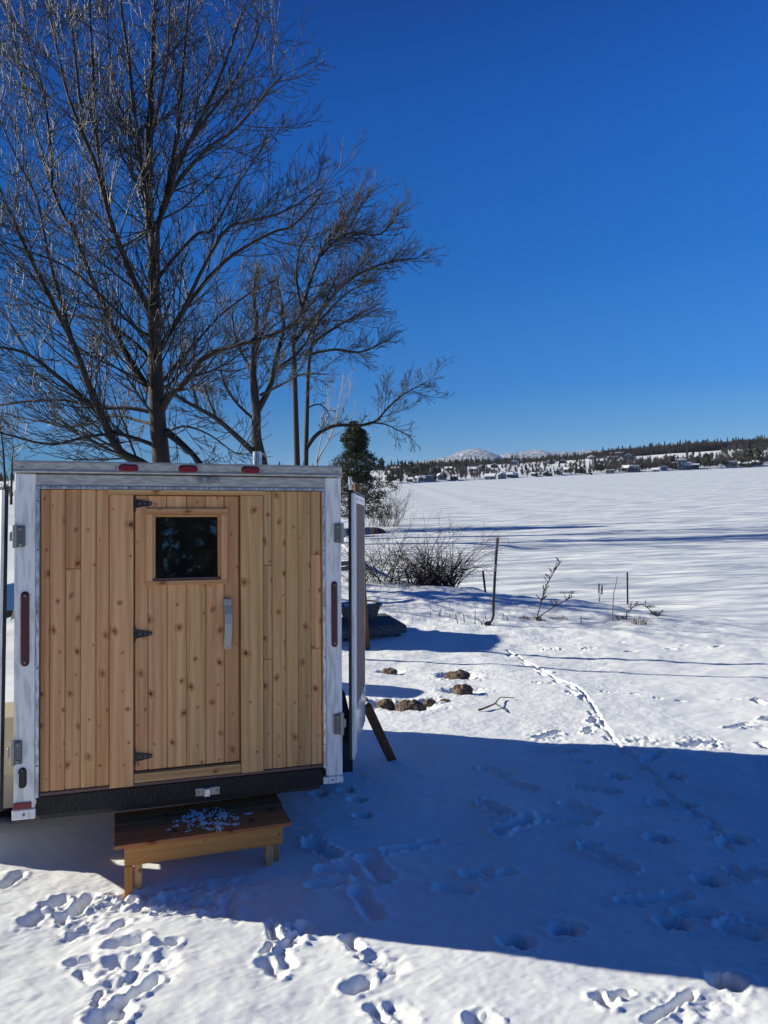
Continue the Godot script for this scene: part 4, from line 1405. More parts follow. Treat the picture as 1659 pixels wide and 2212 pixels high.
func weeds() -> void:
	weed_at("dry_weed", "tall dry weed with feathery seed heads leaning right", cb(268, 685), [cb(300, 560), cb(330, 450), cb(370, 350), cb(430, 240), cb(500, 140)], 34, 1, M.bramble)
	weed_at("dry_weed", "low dry stem lying aslant behind the feathery weed", cb(275, 670), [cb(380, 600), cb(470, 545), cb(560, 495), cb(610, 470)], 12, 2, M.bramble)
	weed_at("cattail", "left of two cattails at the lake edge", cb(850, 520), [cb(850, 440), cb(848, 345)], 0, 3, M.bramble)
	weed_at("cattail", "right leaning one of two cattails at the lake edge", cb(853, 518), [cb(862, 450), cb(877, 360)], 0, 4, M.bramble)
	for o: Node3D in [get_node("cattail"), get_node("cattail_001")]:
		var m: Mesh = o.get_child(0).mesh
		var top := m.get_aabb().end
		var b := Buf.new()
		b.tube(PackedVector3Array([top - Vector3(0.02, 0.32, 0), top - Vector3(0.018, 0.30, 0), top - Vector3(0.005, 0.06, 0), top]), PackedFloat32Array([0.008, 0.024, 0.024, 0.006]), 7, true)
		part("head", b, M.bramble, o)
	weed_at("dry_weed", "thin curving stalk with a single bud beside the shore stake", cb(975, 718), [cb(978, 600), cb(985, 450), cb(1005, 370), cb(1020, 280)], 0, 5, M.straw)
	weed_at("dry_weed", "bent arching grass stems below the shore stake", cb(1100, 690), [cb(1110, 620), cb(1180, 560), cb(1250, 545), cb(1310, 580), cb(1360, 640), cb(1400, 660)], 14, 6, M.bramble)
	weed_at("dry_weed", "single short stalk between the feathery weed and the bud stalk", cb(682, 720), [cb(682, 650)], 0, 7, M.bramble)
	# grass tufts
	var k := 0
	for e: Array in [[150, 668, 90, 12, "dry grass tuft lying left of the feathery weed"], [290, 685, 40, 22, "dry grass tuft at the foot of the feathery weed"], [450, 676, 150, 10, "dark flattened grass right of the feathery weed"], [1060, 685, 90, 34, "dry grass tuft right of the bud stalk"], [1230, 740, 120, 80, "fine drooping dry grass below the shore stake"], [1330, 570, 60, 18, "small dark tuft at the lake edge beyond the shore stake"], [1370, 625, 70, 12, "dry tuft where the arching stems end"], [550, 440, 130, 20, "dry stems along the crest of the bank"]]:
		var foot := cb(e[0], e[1])
		var g := hit(foot.x, foot.y)
		var s := 0.42194 * 0.5486 * -g.z / F
		var r := RandomNumberGenerator.new()
		r.seed = 400 + k
		k += 1
		var b := Buf.new()
		for q in 26:
			var x: float = r.randf_range(-0.5, 0.5) * e[2] * s
			var h: float = r.randf_range(0.3, 1.1) * e[3] * s
			var bend := r.randf_range(-0.5, 0.5) * h + r.randf_range(-0.06, 0.06)
			var z := r.randf_range(-0.12, 0.12)
			stalk(b, [Vector3(x, -0.04, z), Vector3(x + bend * 0.4, h * 0.7, z), Vector3(x + bend, h, z + 0.03), Vector3(x + bend * 1.6, h * 0.75, z + 0.05)], 0.006, 0.003)
		var o := part("grass_tuft", b, M.straw if k % 2 else M.bramble)
		o.position = g
		tag(o, e[4], "grass", "dry tufts on the bank")
	# short stubble near the bent pole
	k = 0
	for e: Array in [[822, 40, 18, "left"], [895, 50, 26, ""], [975, 70, 40, ""], [1095, 96, 60, ""], [1040, 106, 20, ""], [1182, 108, 100, ""], [1270, 72, 34, ""], [1235, 128, 30, ""], [1410, 84, 50, ""], [1450, 92, 36, ""]]:
		var foot := cq(e[0], e[1])
		weed_at("stubble_stalk", "short dry stalk poking out of the snow near the bent pole", foot, [foot + Vector2(-1.5 + (k % 3) * 1.2, -e[2] * 0.27)], 2 if k % 3 == 1 else 0, 60 + k, M.bramble, "short stalks near the bent pole")
		k += 1
	# fallen twig
	var a := cq(1230, 838)
	var g := hit(a.x, a.y)
	var tw := thing("fallen_twig", "forked fallen twig lying on the sunlit snow", "twig", Transform3D(Basis.IDENTITY, g))
	var pt := func(x: float, y: float, up: float) -> Vector3:
		var c := cq(x, y)
		var h := hit(c.x, c.y)
		return Vector3(h.x, gnd(h.x, h.z) + up, h.z) - g
	var b := Buf.new()
	stalk(b, [pt.call(1210, 836, 0.01), pt.call(1240, 838, 0.02), pt.call(1300, 812, 0.03), pt.call(1350, 793, 0.04)], 0.011, 0.008)
	part("stem", b, M.bramble, tw)
	b = Buf.new()
	stalk(b, [pt.call(1350, 793, 0.04), pt.call(1370, 765, 0.04), pt.call(1400, 745, 0.03), pt.call(1505, 743, 0.015)], 0.008, 0.004)
	part("fork", b, M.bramble, tw)
	b = Buf.new()
	stalk(b, [pt.call(1350, 793, 0.04), pt.call(1395, 820, 0.03), pt.call(1445, 848, 0.012)], 0.008, 0.005)
	part("fork", b, M.bramble, tw)

func gnd(x: float, z: float) -> float:
	var i := clampi(gx.bsearch(x), 0, gx.size() - 1)
	var j := clampi(gz.bsearch(z), 0, gz.size() - 1)
	return gh[j * gx.size() + i]

func bramble() -> void:
	var c := hit(890, 1262)
	var o := thing("bramble_bush", "tangled leafless bramble bush on the bank before the lake", "bush", Transform3D(Basis.IDENTITY, c))
	var r := RandomNumberGenerator.new()
	r.seed = 5
	var b := Buf.new()
	for k in 210:
		var x := r.randf_range(-1.5, 1.2)
		var dense := r.randf() < 0.45
		if dense:
			x = r.randf_range(0.1, 1.0)
		var p := Vector3(x, -0.15 - 0.02 * x, r.randf_range(-0.7, 0.15))
		var h := r.randf_range(0.8, 2.0) * (0.6 if dense else 1.0)
		var dir := Vector3(r.randf_range(-0.7, 0.8), 1.0, r.randf_range(-0.5, 0.4)).normalized()
		sprout(b, r, p, dir, h, r.randf_range(0.008, 0.017), 2, -0.16, 2.6, 5)
	part("canes", b, M.bramble, o)
	b = Buf.new()
	for k in 7:
		var x := r.randf_range(-1.2, 0.9)
		sprout(b, r, Vector3(x, -0.1, r.randf_range(-0.5, 0.0)), Vector3(r.randf_range(-0.2, 0.2), 1, 0).normalized(), r.randf_range(1.5, 2.3), 0.009, 1, 0.0, 2.0, 5)
	part("tall_stems", b, M.straw, o)

func boat() -> void:
	var c := hit(768, 1156)
	var bt := thing("covered_boat", "low blue covered boat lying near the cedar", "boat", Transform3D(Basis(Vector3.UP, 0.2).scaled(Vector3.ONE * 0.7), c))
	var b := Buf.new()
	var rows := []
	for k in 11:
		var t := k / 10.0
		var w := 0.75 * sqrt(clampf(sin(PI * clampf(t * 0.93 + 0.05, 0, 1)), 0.02, 1.0))
		var row := []
		for q in 9:
			var a := PI * q / 8.0
			row.append(Vector3(-1.6 + 3.2 * t, sin(a) * (0.62 + 0.1 * sin(t * 9.0)), cos(a) * w))
		rows.append(row)
	for k in 10:
		for q in 8:
			b.quad(rows[k][q], rows[k][q + 1], rows[k + 1][q + 1], rows[k + 1][q], (rows[k][q] + rows[k + 1][q + 1]) * 0.5 * Vector3(0, 1, 1) + Vector3(0, 0.1, 0))
	part("cover", b, M.blue_dark, bt)
	part("keel_strip", boxed(Vector3(-1.5, 0.64, -0.03), Vector3(1.5, 0.74, 0.03), 0.01), M.blue, bt)
	var d := hit(806, 1152)
	var md := Buf.new()
	md.lathe(PackedVector2Array([Vector2(1.1, -0.1), Vector2(1.05, 0.12), Vector2(0.8, 0.33), Vector2(0.45, 0.46), Vector2(0, 0.5)]), 20, Transform3D(Basis.from_scale(Vector3(0.9, 0.9, 0.8)), Vector3.ZERO))
	var o := part("dark_mound", md, M.bark)
	o.position = d
	tag(o, "low dark boulder right of the blue covered boat", "rock")

func vehicle() -> void:
	var g := Vector3(-2.35, 0, -12.7)
	g.y = base(g.x, g.z)
	var V := thing("off_road_vehicle", "blue boxy off-road vehicle with tan flares parked ahead of the trailer", "car", Transform3D(Basis(Vector3.UP, PI / 2 - 0.12), g))
	var b := Buf.new()
	b.prism(PackedVector2Array([Vector2(0.0, 0.55), Vector2(0.0, 1.15), Vector2(1.0, 1.2), Vector2(2.45, 1.2), Vector2(2.6, 1.12), Vector2(3.75, 1.02), Vector2(3.8, 0.6)]), -0.78, 0.78, Transform3D(Basis(Vector3.FORWARD, Vector3.UP, Vector3.RIGHT), Vector3.ZERO))
	part("body", b, M.blue, V)
	b = Buf.new()
	b.prism(PackedVector2Array([Vector2(0.05, 1.201), Vector2(0.12, 1.82), Vector2(2.1, 1.82), Vector2(2.42, 1.201)]), -0.72, 0.72, Transform3D(Basis(Vector3.FORWARD, Vector3.UP, Vector3.RIGHT), Vector3.ZERO))
	part("cabin", b, M.black, V)
	part("roof", boxed(Vector3(-0.74, 1.821, -2.15), Vector3(0.74, 1.90, -0.05), 0.03), M.white, V)
	part("rear_window", boxed(Vector3(-0.6, 1.3, 0.0), Vector3(0.6, 1.72, 0.012), 0.004, Transform3D(Basis(Vector3.RIGHT, -0.11), Vector3(0, 0.01, 0.09))), M.black, V)
	part("bumper", boxed(Vector3(-0.8, 0.45, 0.0), Vector3(0.8, 0.56, 0.16), 0.02), M.white, V)
	part("bumper", boxed(Vector3(-0.8, 0.45, -3.98), Vector3(0.8, 0.58, -3.82), 0.02), M.black, V)
	part("trim", boxed(Vector3(-0.79, 1.14, -0.02), Vector3(0.79, 1.19, 0.02), 0.006), M.white, V)
	for s: float in [-1.0, 1.0]:
		part("tail_light", boxed(Vector3(s * 0.68 - 0.07, 0.85, 0.001), Vector3(s * 0.68 + 0.07, 1.05, 0.03), 0.01), M.dark_red, V)
		part("headlight", boxed(Vector3(s * 0.6 - 0.1, 0.78, -3.83), Vector3(s * 0.6 + 0.1, 0.96, -3.80), 0.01), M.white, V)
		for z: float in [-0.75, -3.1]:
			wheel(V, Vector3(s * 0.72, 0.39, z), s, 0.40, 0.25)
			var f := Buf.new()
			for k in 8:
				var a0 := deg_to_rad(10.0 + 20.0 * k)
				var a1 := deg_to_rad(30.0 + 20.0 * k)
				var e0 := Vector3(0, 0.39 + sin(a0) * 0.50, z + cos(a0) * 0.50)
				var e1 := Vector3(0, 0.39 + sin(a1) * 0.50, z + cos(a1) * 0.50)
				var i0 := Vector3(s * 0.785, 0, 0)
				var i1 := Vector3(s * 0.93, 0, 0)
				f.quad(e0 + i0, e0 + i1, e1 + i1, e1 + i0, Vector3(0, sin(a0), cos(a0)))
				f.quad(e0 + i1, e1 + i1, e1 + i1 + Vector3(0, -0.05, 0), e0 + i1 + Vector3(0, -0.05, 0), Vector3(s, 0, 0))
			part("fender_flare", f, M.fender, V)

# ---------------------------------------------------------------- trees
func sprout(b: Buf, r: RandomNumberGenerator, p: Vector3, dir: Vector3, ln: float, r0: float, level: int, lift: float, dens: float, sides: int, thin := 0.003) -> void:
	var n := 5 if ln > 1.0 else (4 if ln > 0.4 else 3)
	var pts := PackedVector3Array([p])
	var rad := PackedFloat32Array([r0])
	var d := dir
	var q := p
	var dirs := [d]
	for k in n:
		d = (d + Vector3(r.randf_range(-0.11, 0.11), r.randf_range(-0.09, 0.09) + lift, r.randf_range(-0.11, 0.11))).normalized()
		q += d * (ln / n)
		pts.append(q)
		dirs.append(d)
		rad.append(maxf(lerpf(r0, thin, float(k + 1) / n), thin))
	b.tube(pts, rad, maxi(3, sides))
	if level <= 0:
		return
	var m := int(ln * dens + r.randf())
	for k in m:
		var f := r.randf_range(0.12, 1.0) * n
		var i := mini(int(f), n - 1)
		var s := pts[i].lerp(pts[i + 1], f - i)
		var dd: Vector3 = dirs[i]
		var pr := Vector3(r.randfn(), r.randfn(), r.randfn())
		pr = (pr - dd * pr.dot(dd)).normalized()
		var a := deg_to_rad(r.randf_range(26.0, 52.0))
		var cd := (dd * cos(a) + pr * sin(a)).normalized()
		var cl_ := ln * r.randf_range(0.28, 0.55) * (1.15 - 0.55 * f / n)
		if cl_ < 0.07:
			continue
		sprout(b, r, s, cd, cl_, maxf(rad[i] * 0.62, thin), level - 1, lift, dens * 1.35, sides - 1, thin)

func curve_px(line: Array, d0: float, d1: float) -> PackedVector3Array:
	var raw := []
	for k in line.size():
		raw.append(at(line[k].x, line[k].y, lerpf(d0, d1, float(k) / (line.size() - 1))))
	var out := PackedVector3Array()
	for k in raw.size() - 1:
		var a: Vector3 = raw[maxi(k - 1, 0)]
		var b: Vector3 = raw[k]
		var c: Vector3 = raw[k + 1]
		var d: Vector3 = raw[mini(k + 2, raw.size() - 1)]
		for q in 4:
			out.append(b.cubic_interpolate(c, a, d, q / 4.0))
	out.append(raw[-1])
	return out

# a limb along traced pixels, its thickness in pixels at both ends; twigs go to the crown buffer
func limb(T: Node3D, crown: Buf, r: RandomNumberGenerator, line: Array, w0: float, w1: float, d0: float, d1: float, reach: float, dens: float, called := "limb", from_t := 0.1, lift := 0.05, level := 3, thin := 0.003) -> void:
	var p := curve_px(line, d0, d1)
	var n := p.size()
	var rad := PackedFloat32Array()
	var total := 0.0
	for k in n:
		var f := float(k) / (n - 1)
		rad.append(lerpf(w0, w1, pow(f, 0.8)) * 0.5 * lerpf(d0, d1, f) / F)
		if k > 0:
			total += p[k].distance_to(p[k - 1])
	var b := Buf.new()
	var loc := PackedVector3Array()
	for q in p:
		loc.append(q - T.position)
	b.tube(loc, rad, 10 if w0 > 14 else 7)
	part(called, b, M.bark, T)
	var m := int(total * dens)
	for k in m:
		var f := lerpf(from_t, 1.0, (k + r.randf()) / m)
		var i := mini(int(f * (n - 1)), n - 2)
		var s := loc[i].lerp(loc[i + 1], f * (n - 1) - i)
		var dd := (loc[i + 1] - loc[i]).normalized()
		var pr := Vector3(r.randfn(), r.randfn() * 0.8 + 0.15, r.randfn())
		pr = (pr - dd * pr.dot(dd)).normalized()
		var a := deg_to_rad(r.randf_range(28.0, 58.0)) if f < 0.95 else deg_to_rad(r.randf_range(5.0, 30.0))
		var cd := (dd * cos(a) + pr * sin(a)).normalized()
		var ln := reach * r.randf_range(0.3, 1.0) * (1.0 - 0.40 * f)
		sprout(crown, r, s, cd, ln, clampf(rad[i] * r.randf_range(0.2, 0.4), thin * 1.5, ln * 0.014), level - 1, lift, 1.9 / maxf(reach * 0.35, 0.5) + 1.5, 5, thin)

func trees() -> void:
	var r := RandomNumberGenerator.new()
	# the big tree behind the trailer
	r.seed = 11
	var D := 19.5
	var f0 := at(349, 1010, D)
	f0.y = base(f0.x, f0.z)
	var T := thing("maple_tree", "big bare many-stemmed tree rising behind the trailer", "tree", Transform3D(Basis.IDENTITY, f0), "")
	var crown := Buf.new()
	var bx := at(352, 1075, D)
	var root := Vector2(352, 1112)
	limb(T, crown, r, [root, c7(628, 980), c7(620, 890), c7(605, 720), c7(598, 560), c7(592, 400), c7(590, 200), c7(592, 0), c8(578, 880), c8(570, 740), c8(574, 560), c8(580, 380), c8(588, 200), c8(596, 0), c8(600, -160)], 46, 5, D, D, 3.6, 5.0, "trunk", 0.20, 0.09, 3, 0.0062)
	var A := [
		[[c7(630, 960), c7(540, 900), c7(460, 855), c7(400, 740), c7(340, 600), c7(280, 440), c7(200, 280), c7(110, 100), c7(40, -60), c8(20, 780), c8(-30, 650)], 24, 4, -2.5, 2.6],
		[[c7(600, 660), c7(560, 600), c7(490, 490), c7(420, 350), c7(350, 190), c7(280, 0), c8(255, 850), c8(200, 720), c8(120, 450), c8(70, 230), c8(40, 60)], 17, 3, 1.8, 2.5],
		[[c7(590, 340), c7(560, 290), c7(500, 170), c7(450, 40), c8(420, 830), c8(370, 640), c8(320, 520), c8(260, 360), c8(215, 170), c8(170, -40)], 17, 4, -1.5, 2.4],
		[[c7(400, 740), c7(330, 660), c7(200, 550), c7(100, 480), c7(0, 455), c7(-120, 420)], 13, 4, -3.0, 2.2],
		[[c7(600, 710), c7(500, 690), c7(400, 690), c7(250, 660), c7(100, 665), c7(-20, 678), c7(-100, 650)], 10, 3, 1.0, 2.0],
		[[c7(585, 830), c7(500, 800), c7(440, 790), c7(330, 800), c7(200, 830), c7(60, 800), c7(-60, 770)], 10, 3, -2.2, 1.8],
		[[c7(620, 700), c7(655, 640), c7(720, 580), c7(780, 500), c7(870, 460), c7(1000, 425), c7(1100, 385), c7(1160, 330), c7(1230, 250)], 18, 3, -1.8, 2.2],
		[[c7(605, 480), c7(640, 420), c7(690, 340), c7(760, 240), c7(860, 130), c7(960, 60), c7(1060, 10), c8(1120, 870), c8(1200, 790), c8(1240, 730)], 14, 3, 1.6, 2.2],
		[[c8(585, 930), c8(625, 800), c8(660, 640), c8(685, 480), c8(700, 300), c8(715, 120), c8(730, -40)], 15, 4, 1.2, 2.3],
		[[c8(575, 800), c8(545, 640), c8(515, 430), c8(495, 230), c8(470, 60), c8(460, -60)], 13, 4, -1.2, 2.3],
		[[c8(420, 830), c8(385, 640), c8(365, 430), c8(355, 230), c8(345, 40), c8(340, -80)], 11, 3, 0.8, 2.2],
		[[c8(625, 800), c8(690, 690), c8(800, 570), c8(900, 500), c8(990, 400), c8(1050, 330), c8(1085, 290)], 11, 3, -1.8, 2.0],
		[[c7(690, 340), c8(850, 905), c8(960, 850), c8(1060, 825), c8(1150, 780), c8(1245, 715)], 9, 2.5, -1.0, 1.7],
		[[c8(640, 740), c8(720, 560), c8(800, 400), c8(870, 230), c8(920, 80), c8(940, 20)], 11, 3, 1.7, 2.1],
		[[c8(660, 640), c8(760, 500), c8(850, 380), c8(930, 260), c8(990, 130), c8(985, 70)], 9, 2.5, -1.4, 1.9],
		[[c7(280, 440), c7(230, 260), c7(190, 120), c8(170, 900), c8(140, 760), c8(60, 600), c8(0, 460)], 9, 3, -3.0, 2.2],
		[[c7(595, 560), c7(560, 480), c7(440, 380), c7(330, 340), c7(180, 320), c7(40, 260), c7(-60, 240)], 9, 2.5, 2.4, 2.0],
		[[c7(592, 420), c7(520, 380), c7(380, 250), c7(260, 150), c7(120, 90), c7(-20, 40)], 9, 2.5, -2.4, 2.0],
		[[c7(600, 620), c7(680, 520), c7(760, 430), c7(850, 330), c7(960, 250), c7(1060, 200)], 9, 2.5, 2.6, 1.9],
		[[c7(610, 760), c7(540, 740), c7(430, 720), c7(300, 760), c7(150, 740), c7(-30, 700)], 8, 2.5, 2.8, 1.8],
		[[c7(640, 780), c7(700, 830), c7(760, 890), c7(800, 960)], 18, 9, -0.8, 1.2],
		[[c7(620, 800), c7(700, 760), c7(800, 790), c7(900, 860), c7(960, 870)], 6, 2, -1.6, 1.5],
		[[c8(570, 740), c8(530, 560), c8(450, 380), c8(420, 200), c8(410, 20)], 9, 3, 2.2, 2.0],
		[[c8(574, 560), c8(610, 400), c8(640, 240), c8(650, 60), c8(655, -40)], 9, 3, -2.2, 2.0],
		[[c7(600, 200), c7(680, 100), c7(760, 20), c8(820, 880), c8(900, 730), c8(960, 640), c8(1010, 560)], 9, 2.5, 1.0, 1.9],
		[[c8(200, 720), c8(190, 520), c8(160, 330), c8(110, 180), c8(90, 20)], 7, 2.5, 3.0, 2.0],
		[[c8(320, 520), c8(300, 320), c8(280, 140), c8(265, -20)], 8, 3, -2.6, 1.9],
	]
	for e in A:
		limb(T, crown, r, e[0], e[1], e[2], D, D + e[3], e[4] * 1.5, 5.0, "limb", 0.08, 0.10, 3, 0.0062)
	part("crown", crown, M.twig, T)

	# the forked tree further off
	r.seed = 23
	D = 50.0
	f0 = at(560, 1010, D)
	f0.y = base(f0.x, f0.z)
	T = thing("forked_tree", "bare tree with a thick forked trunk beyond the stove pipe", "tree", Transform3D(Basis.IDENTITY, f0))
	crown = Buf.new()
	limb(T, crown, r, [Vector2(575, 1112), Vector2(567, 1010), c7(985, 800), c7(985, 700), c7(972, 560), c7(978, 450), c7(985, 350), c7(975, 250), c7(990, 150)], 30, 5, D, D, 3.5, 2.4, "trunk", 0.4, 0.07, 3, 0.013)
	for e: Array in [[[c7(975, 860), c7(900, 790), c7(830, 730), c7(760, 690), c7(690, 650), c7(640, 600)], 14, 6, -3.0, 3.0], [[c7(990, 700), c7(1040, 600), c7(1065, 480), c7(1090, 380), c7(1080, 280), c7(1060, 180)], 15, 4, 2.0, 3.5], [[c7(1050, 540), c7(1120, 500), c7(1180, 430), c7(1210, 350)], 8, 3, 3.0, 3.0], [[c7(975, 560), c7(930, 480), c7(900, 400), c7(890, 300)], 9, 3, 3.0, 3.2], [[c7(1000, 640), c7(1080, 600), c7(1160, 560), c7(1250, 560)], 7, 3, -3.0, 2.8], [[c7(972, 500), c7(1010, 400), c7(1030, 300), c7(1050, 200)], 8, 3, -2.0, 3.2], [[c7(985, 740), c7(900, 660), c7(850, 560), c7(860, 450)], 7, 3, 2.0, 3.0], [[c7(760, 690), c7(740, 600), c7(700, 500), c7(690, 430)], 7, 3, -3.0, 2.8], [[c7(830, 730), c7(780, 600), c7(760, 520)], 7, 3, 3.0, 2.8]]:
		limb(T, crown, r, e[0], e[1], e[2], D, D + e[3], e[4] * 1.15, 4.0, "limb", 0.2, 0.09, 3, 0.012)
	part("crown", crown, M.twig, T)

	# twin trunks with the long arching branch
	r.seed = 31
	D = 54.0
	f0 = at(643, 1010, D)
	f0.y = base(f0.x, f0.z)
	T = thing("twin_trunk_tree", "bare tree of two slim trunks with a long arching branch to the right", "tree", Transform3D(Basis.IDENTITY, f0))
	crown = Buf.new()
	limb(T, crown, r, [Vector2(646, 1112), c7(1142, 905), c7(1136, 700), c7(1130, 500), c7(1128, 420), c7(1160, 310), c7(1190, 210), c7(1225, 110), c7(1265, 30), c8(1320, 860), c8(1370, 770)], 15, 3, D, D, 4.5, 2.8, "trunk", 0.42, 0.06, 3, 0.013)
	limb(T, crown, r, [Vector2(664, 1112), c7(1176, 905), c7(1180, 700), c7(1185, 540), c7(1200, 440), c7(1215, 370), c7(1260, 260), c7(1300, 170)], 13, 3, D, D + 1.5, 4.0, 2.8, "trunk", 0.5, 0.06, 3, 0.013)
	for e: Array in [[[c7(1178, 845), c7(1220, 790), c7(1290, 757), c7(1380, 757), c7(1435, 745)], 10, 6, 1.0, 1.5], [[c7(1420, 748), c7(1450, 735), c7(1490, 690), c7(1540, 645), c7(1600, 610), c7(1640, 590)], 6, 2, 1.5, 3.4], [[c7(1425, 746), c7(1480, 752), c7(1530, 775), c7(1580, 800)], 4, 2, 1.0, 2.2], [[c7(1135, 430), c7(1250, 290), c7(1340, 200), c7(1430, 150), c7(1520, 125), c7(1600, 115)], 9, 3, 2.0, 3.6], [[c7(1195, 480), c7(1290, 465), c7(1370, 475), c7(1430, 460), c7(1490, 425)], 7, 2.5, -2.0, 3.4], [[c7(1200, 440), c7(1290, 380), c7(1380, 330), c7(1440, 300)], 7, 3, 2.5, 3.6], [[c7(1190, 210), c7(1250, 60), c8(1330, 890), c8(1400, 760)], 7, 2.5, -2.0, 3.6], [[c7(1225, 110), c7(1330, 20), c8(1460, 900), c8(1530, 820)], 7, 2.5, 2.0, 3.6], [[c7(1160, 310), c7(1140, 200), c7(1150, 80), c8(1180, 900), c8(1210, 800)], 7, 2.5, -2.0, 3.4], [[c7(1180, 690), c7(1220, 675), c7(1250, 690), c7(1262, 710)], 4, 2, 0.5, 1.2], [[c7(1215, 370), c7(1330, 250), c7(1430, 200)], 6, 2.5, -3.0, 3.4]]:
		limb(T, crown, r, e[0], e[1], e[2], D, D + e[3], e[4] * 1.15, 4.6, "limb", 0.2, 0.08, 3, 0.012)
	part("crown", crown, M.twig, T)

	# pale birch behind, slight
	r.seed = 41
	D = 63.0
	f0 = at(690, 1010, D)
	f0.y = base(f0.x, f0.z)
	T = thing("birch_tree", "thin pale leaning birch between the twin trunks and the cedar", "tree", Transform3D(Basis.IDENTITY, f0))
	crown = Buf.new()
	var bl := [[[c7(1215, 960), c7(1222, 890), c7(1265, 810), c7(1295, 720), c7(1310, 640), c7(1320, 560)], 5, 2], [[c7(1215, 900), c7(1240, 780), c7(1262, 700), c7(1255, 600)], 3.5, 1.5], [[c7(1290, 740), c7(1330, 670), c7(1350, 600)], 3, 1.5], [[c7(1265, 810), c7(1320, 770), c7(1370, 700)], 2.5, 1.2]]
	for e: Array in bl:
		var b := Buf.new()
		limb(T, crown, r, e[0], e[1], e[2], D, D + 0.5, 2.6, 1.8, "trunk", 0.3, 0.06, 2, 0.008)
	for c in T.get_children():
		c.material_override = M.birch
	part("crown", crown, M.birch, T)

	# small bare trees beyond the trailer's left post
	r.seed = 51
	D = 40.0
	for e: Array in [[[Vector2(12, 1080), Vector2(8, 990), Vector2(2, 930), Vector2(-10, 880)], "small bare tree beyond the trailer's left post"], [[Vector2(-40, 1080), Vector2(-30, 960), Vector2(-20, 860)], "small bare tree past the left open door"], [[Vector2(24, 1090), Vector2(26, 1010), Vector2(30, 960)], "sapling beside the trailer's left post"]]:
		var q: Vector2 = e[0][0]
		f0 = at(q.x, q.y, D)
		f0.y = base(f0.x, f0.z)
		T = thing("small_tree", e[1], "tree", Transform3D(Basis.IDENTITY, f0))
		crown = Buf.new()
		limb(T, crown, r, e[0], 6, 2, D, D, 2.4, 3.0, "trunk", 0.15, 0.05, 3, 0.008)
		part("crown", crown, M.twig, T)
		D += 3.0
	cedar_tree()
	shore_shrubs()
	back_woods()

func leaf_cloud(b: Buf, r: RandomNumberGenerator, c: Vector3, rad: Vector3, n: int, s: float) -> void:
	for k in n:
		var d := Vector3(r.randfn(), r.randfn(), r.randfn()).normalized() * pow(r.randf(), 0.4)
		var p := c + d * rad
		var x := Vector3(r.randfn(), r.randfn(), r.randfn()).normalized()
		var y := x.cross(Vector3(r.randfn(), r.randfn(), r.randfn())).normalized()
		var l := s * r.randf_range(0.6, 1.5)
		b.tri(p - x * l * 0.5, p + x * l * 0.5, p + y * l * 1.3, x.cross(y))
		b.tri(p - x * l * 0.25 + y * l * 0.4, p - x * l * 0.9 + y * l * 0.5, p + y * l, x.cross(y))

func cedar_tree() -> void:
	var r := RandomNumberGenerator.new()
	r.seed = 61
	var g := at(779, 1130, 60.0)
	g.y = base(g.x, g.z)
	var T := thing("cedar_tree", "dark green conical cedar beside the open trailer door", "tree", Transform3D(Basis.IDENTITY, g))
	var b := Buf.new()
	var top := at(765, 914, 60.0) - g
	b.tube(PackedVector3Array([Vector3(0, -0.3, 0), top * 0.5, top * 0.97]), PackedFloat32Array([0.22, 0.13, 0.02]), 8)
	part("trunk", b, M.bark, T)
	b = Buf.new()
	var H := top.y
	for k in 1150:
		var f := pow(r.randf(), 0.8)
		var y := lerpf(0.15, 1.0, f) * H
		var wide := 3.5 * pow(1.0 - f, 0.72) * (0.78 + 0.3 * sin(f * 23.0 + r.randf())) + 0.12
		if f < 0.1:
			wide *= 0.75
		var a := r.randf() * TAU
		var rr := wide * pow(r.randf(), 0.5)
		var c := Vector3(top.x * f + cos(a) * rr, y, sin(a) * rr)
		leaf_cloud(b, r, c, Vector3(0.30, 0.22, 0.30), 26, 0.075)
	part("crown", b, M.cedar, T)

func shore_shrubs() -> void:
	var r := RandomNumberGenerator.new()
	r.seed = 71
	var k := 0
	for e: Array in [[838, 1120, 64.0, 2.2, 26], [852, 1062, 75.0, 3.6, 30], [812, 1120, 66.0, 3.0, 26]]:
		var g := at(e[0], e[1], e[2])
		g.y = maxf(base(g.x, g.z), LAKE) - 0.1
		var T := thing("bare_shrub", ["fine bare shrub at the right foot of the cedar", "taller bare shrub on the point beyond the cedar", "bare shrub half hidden behind the cedar"][k], "shrub", Transform3D(Basis.IDENTITY, g))
		var b := Buf.new()
		for q in e[4]:
			sprout(b, r, Vector3(r.randf_range(-0.8, 0.8), 0, r.randf_range(-0.6, 0.6)), Vector3(r.randf_range(-0.5, 0.7), 1, r.randf_range(-0.4, 0.4)).normalized(), e[3] * r.randf_range(0.5, 1.0), 0.016, 2, 0.02, 1.6, 4, 0.006)
		part("stems", b, M.bramble, T)
		k += 1

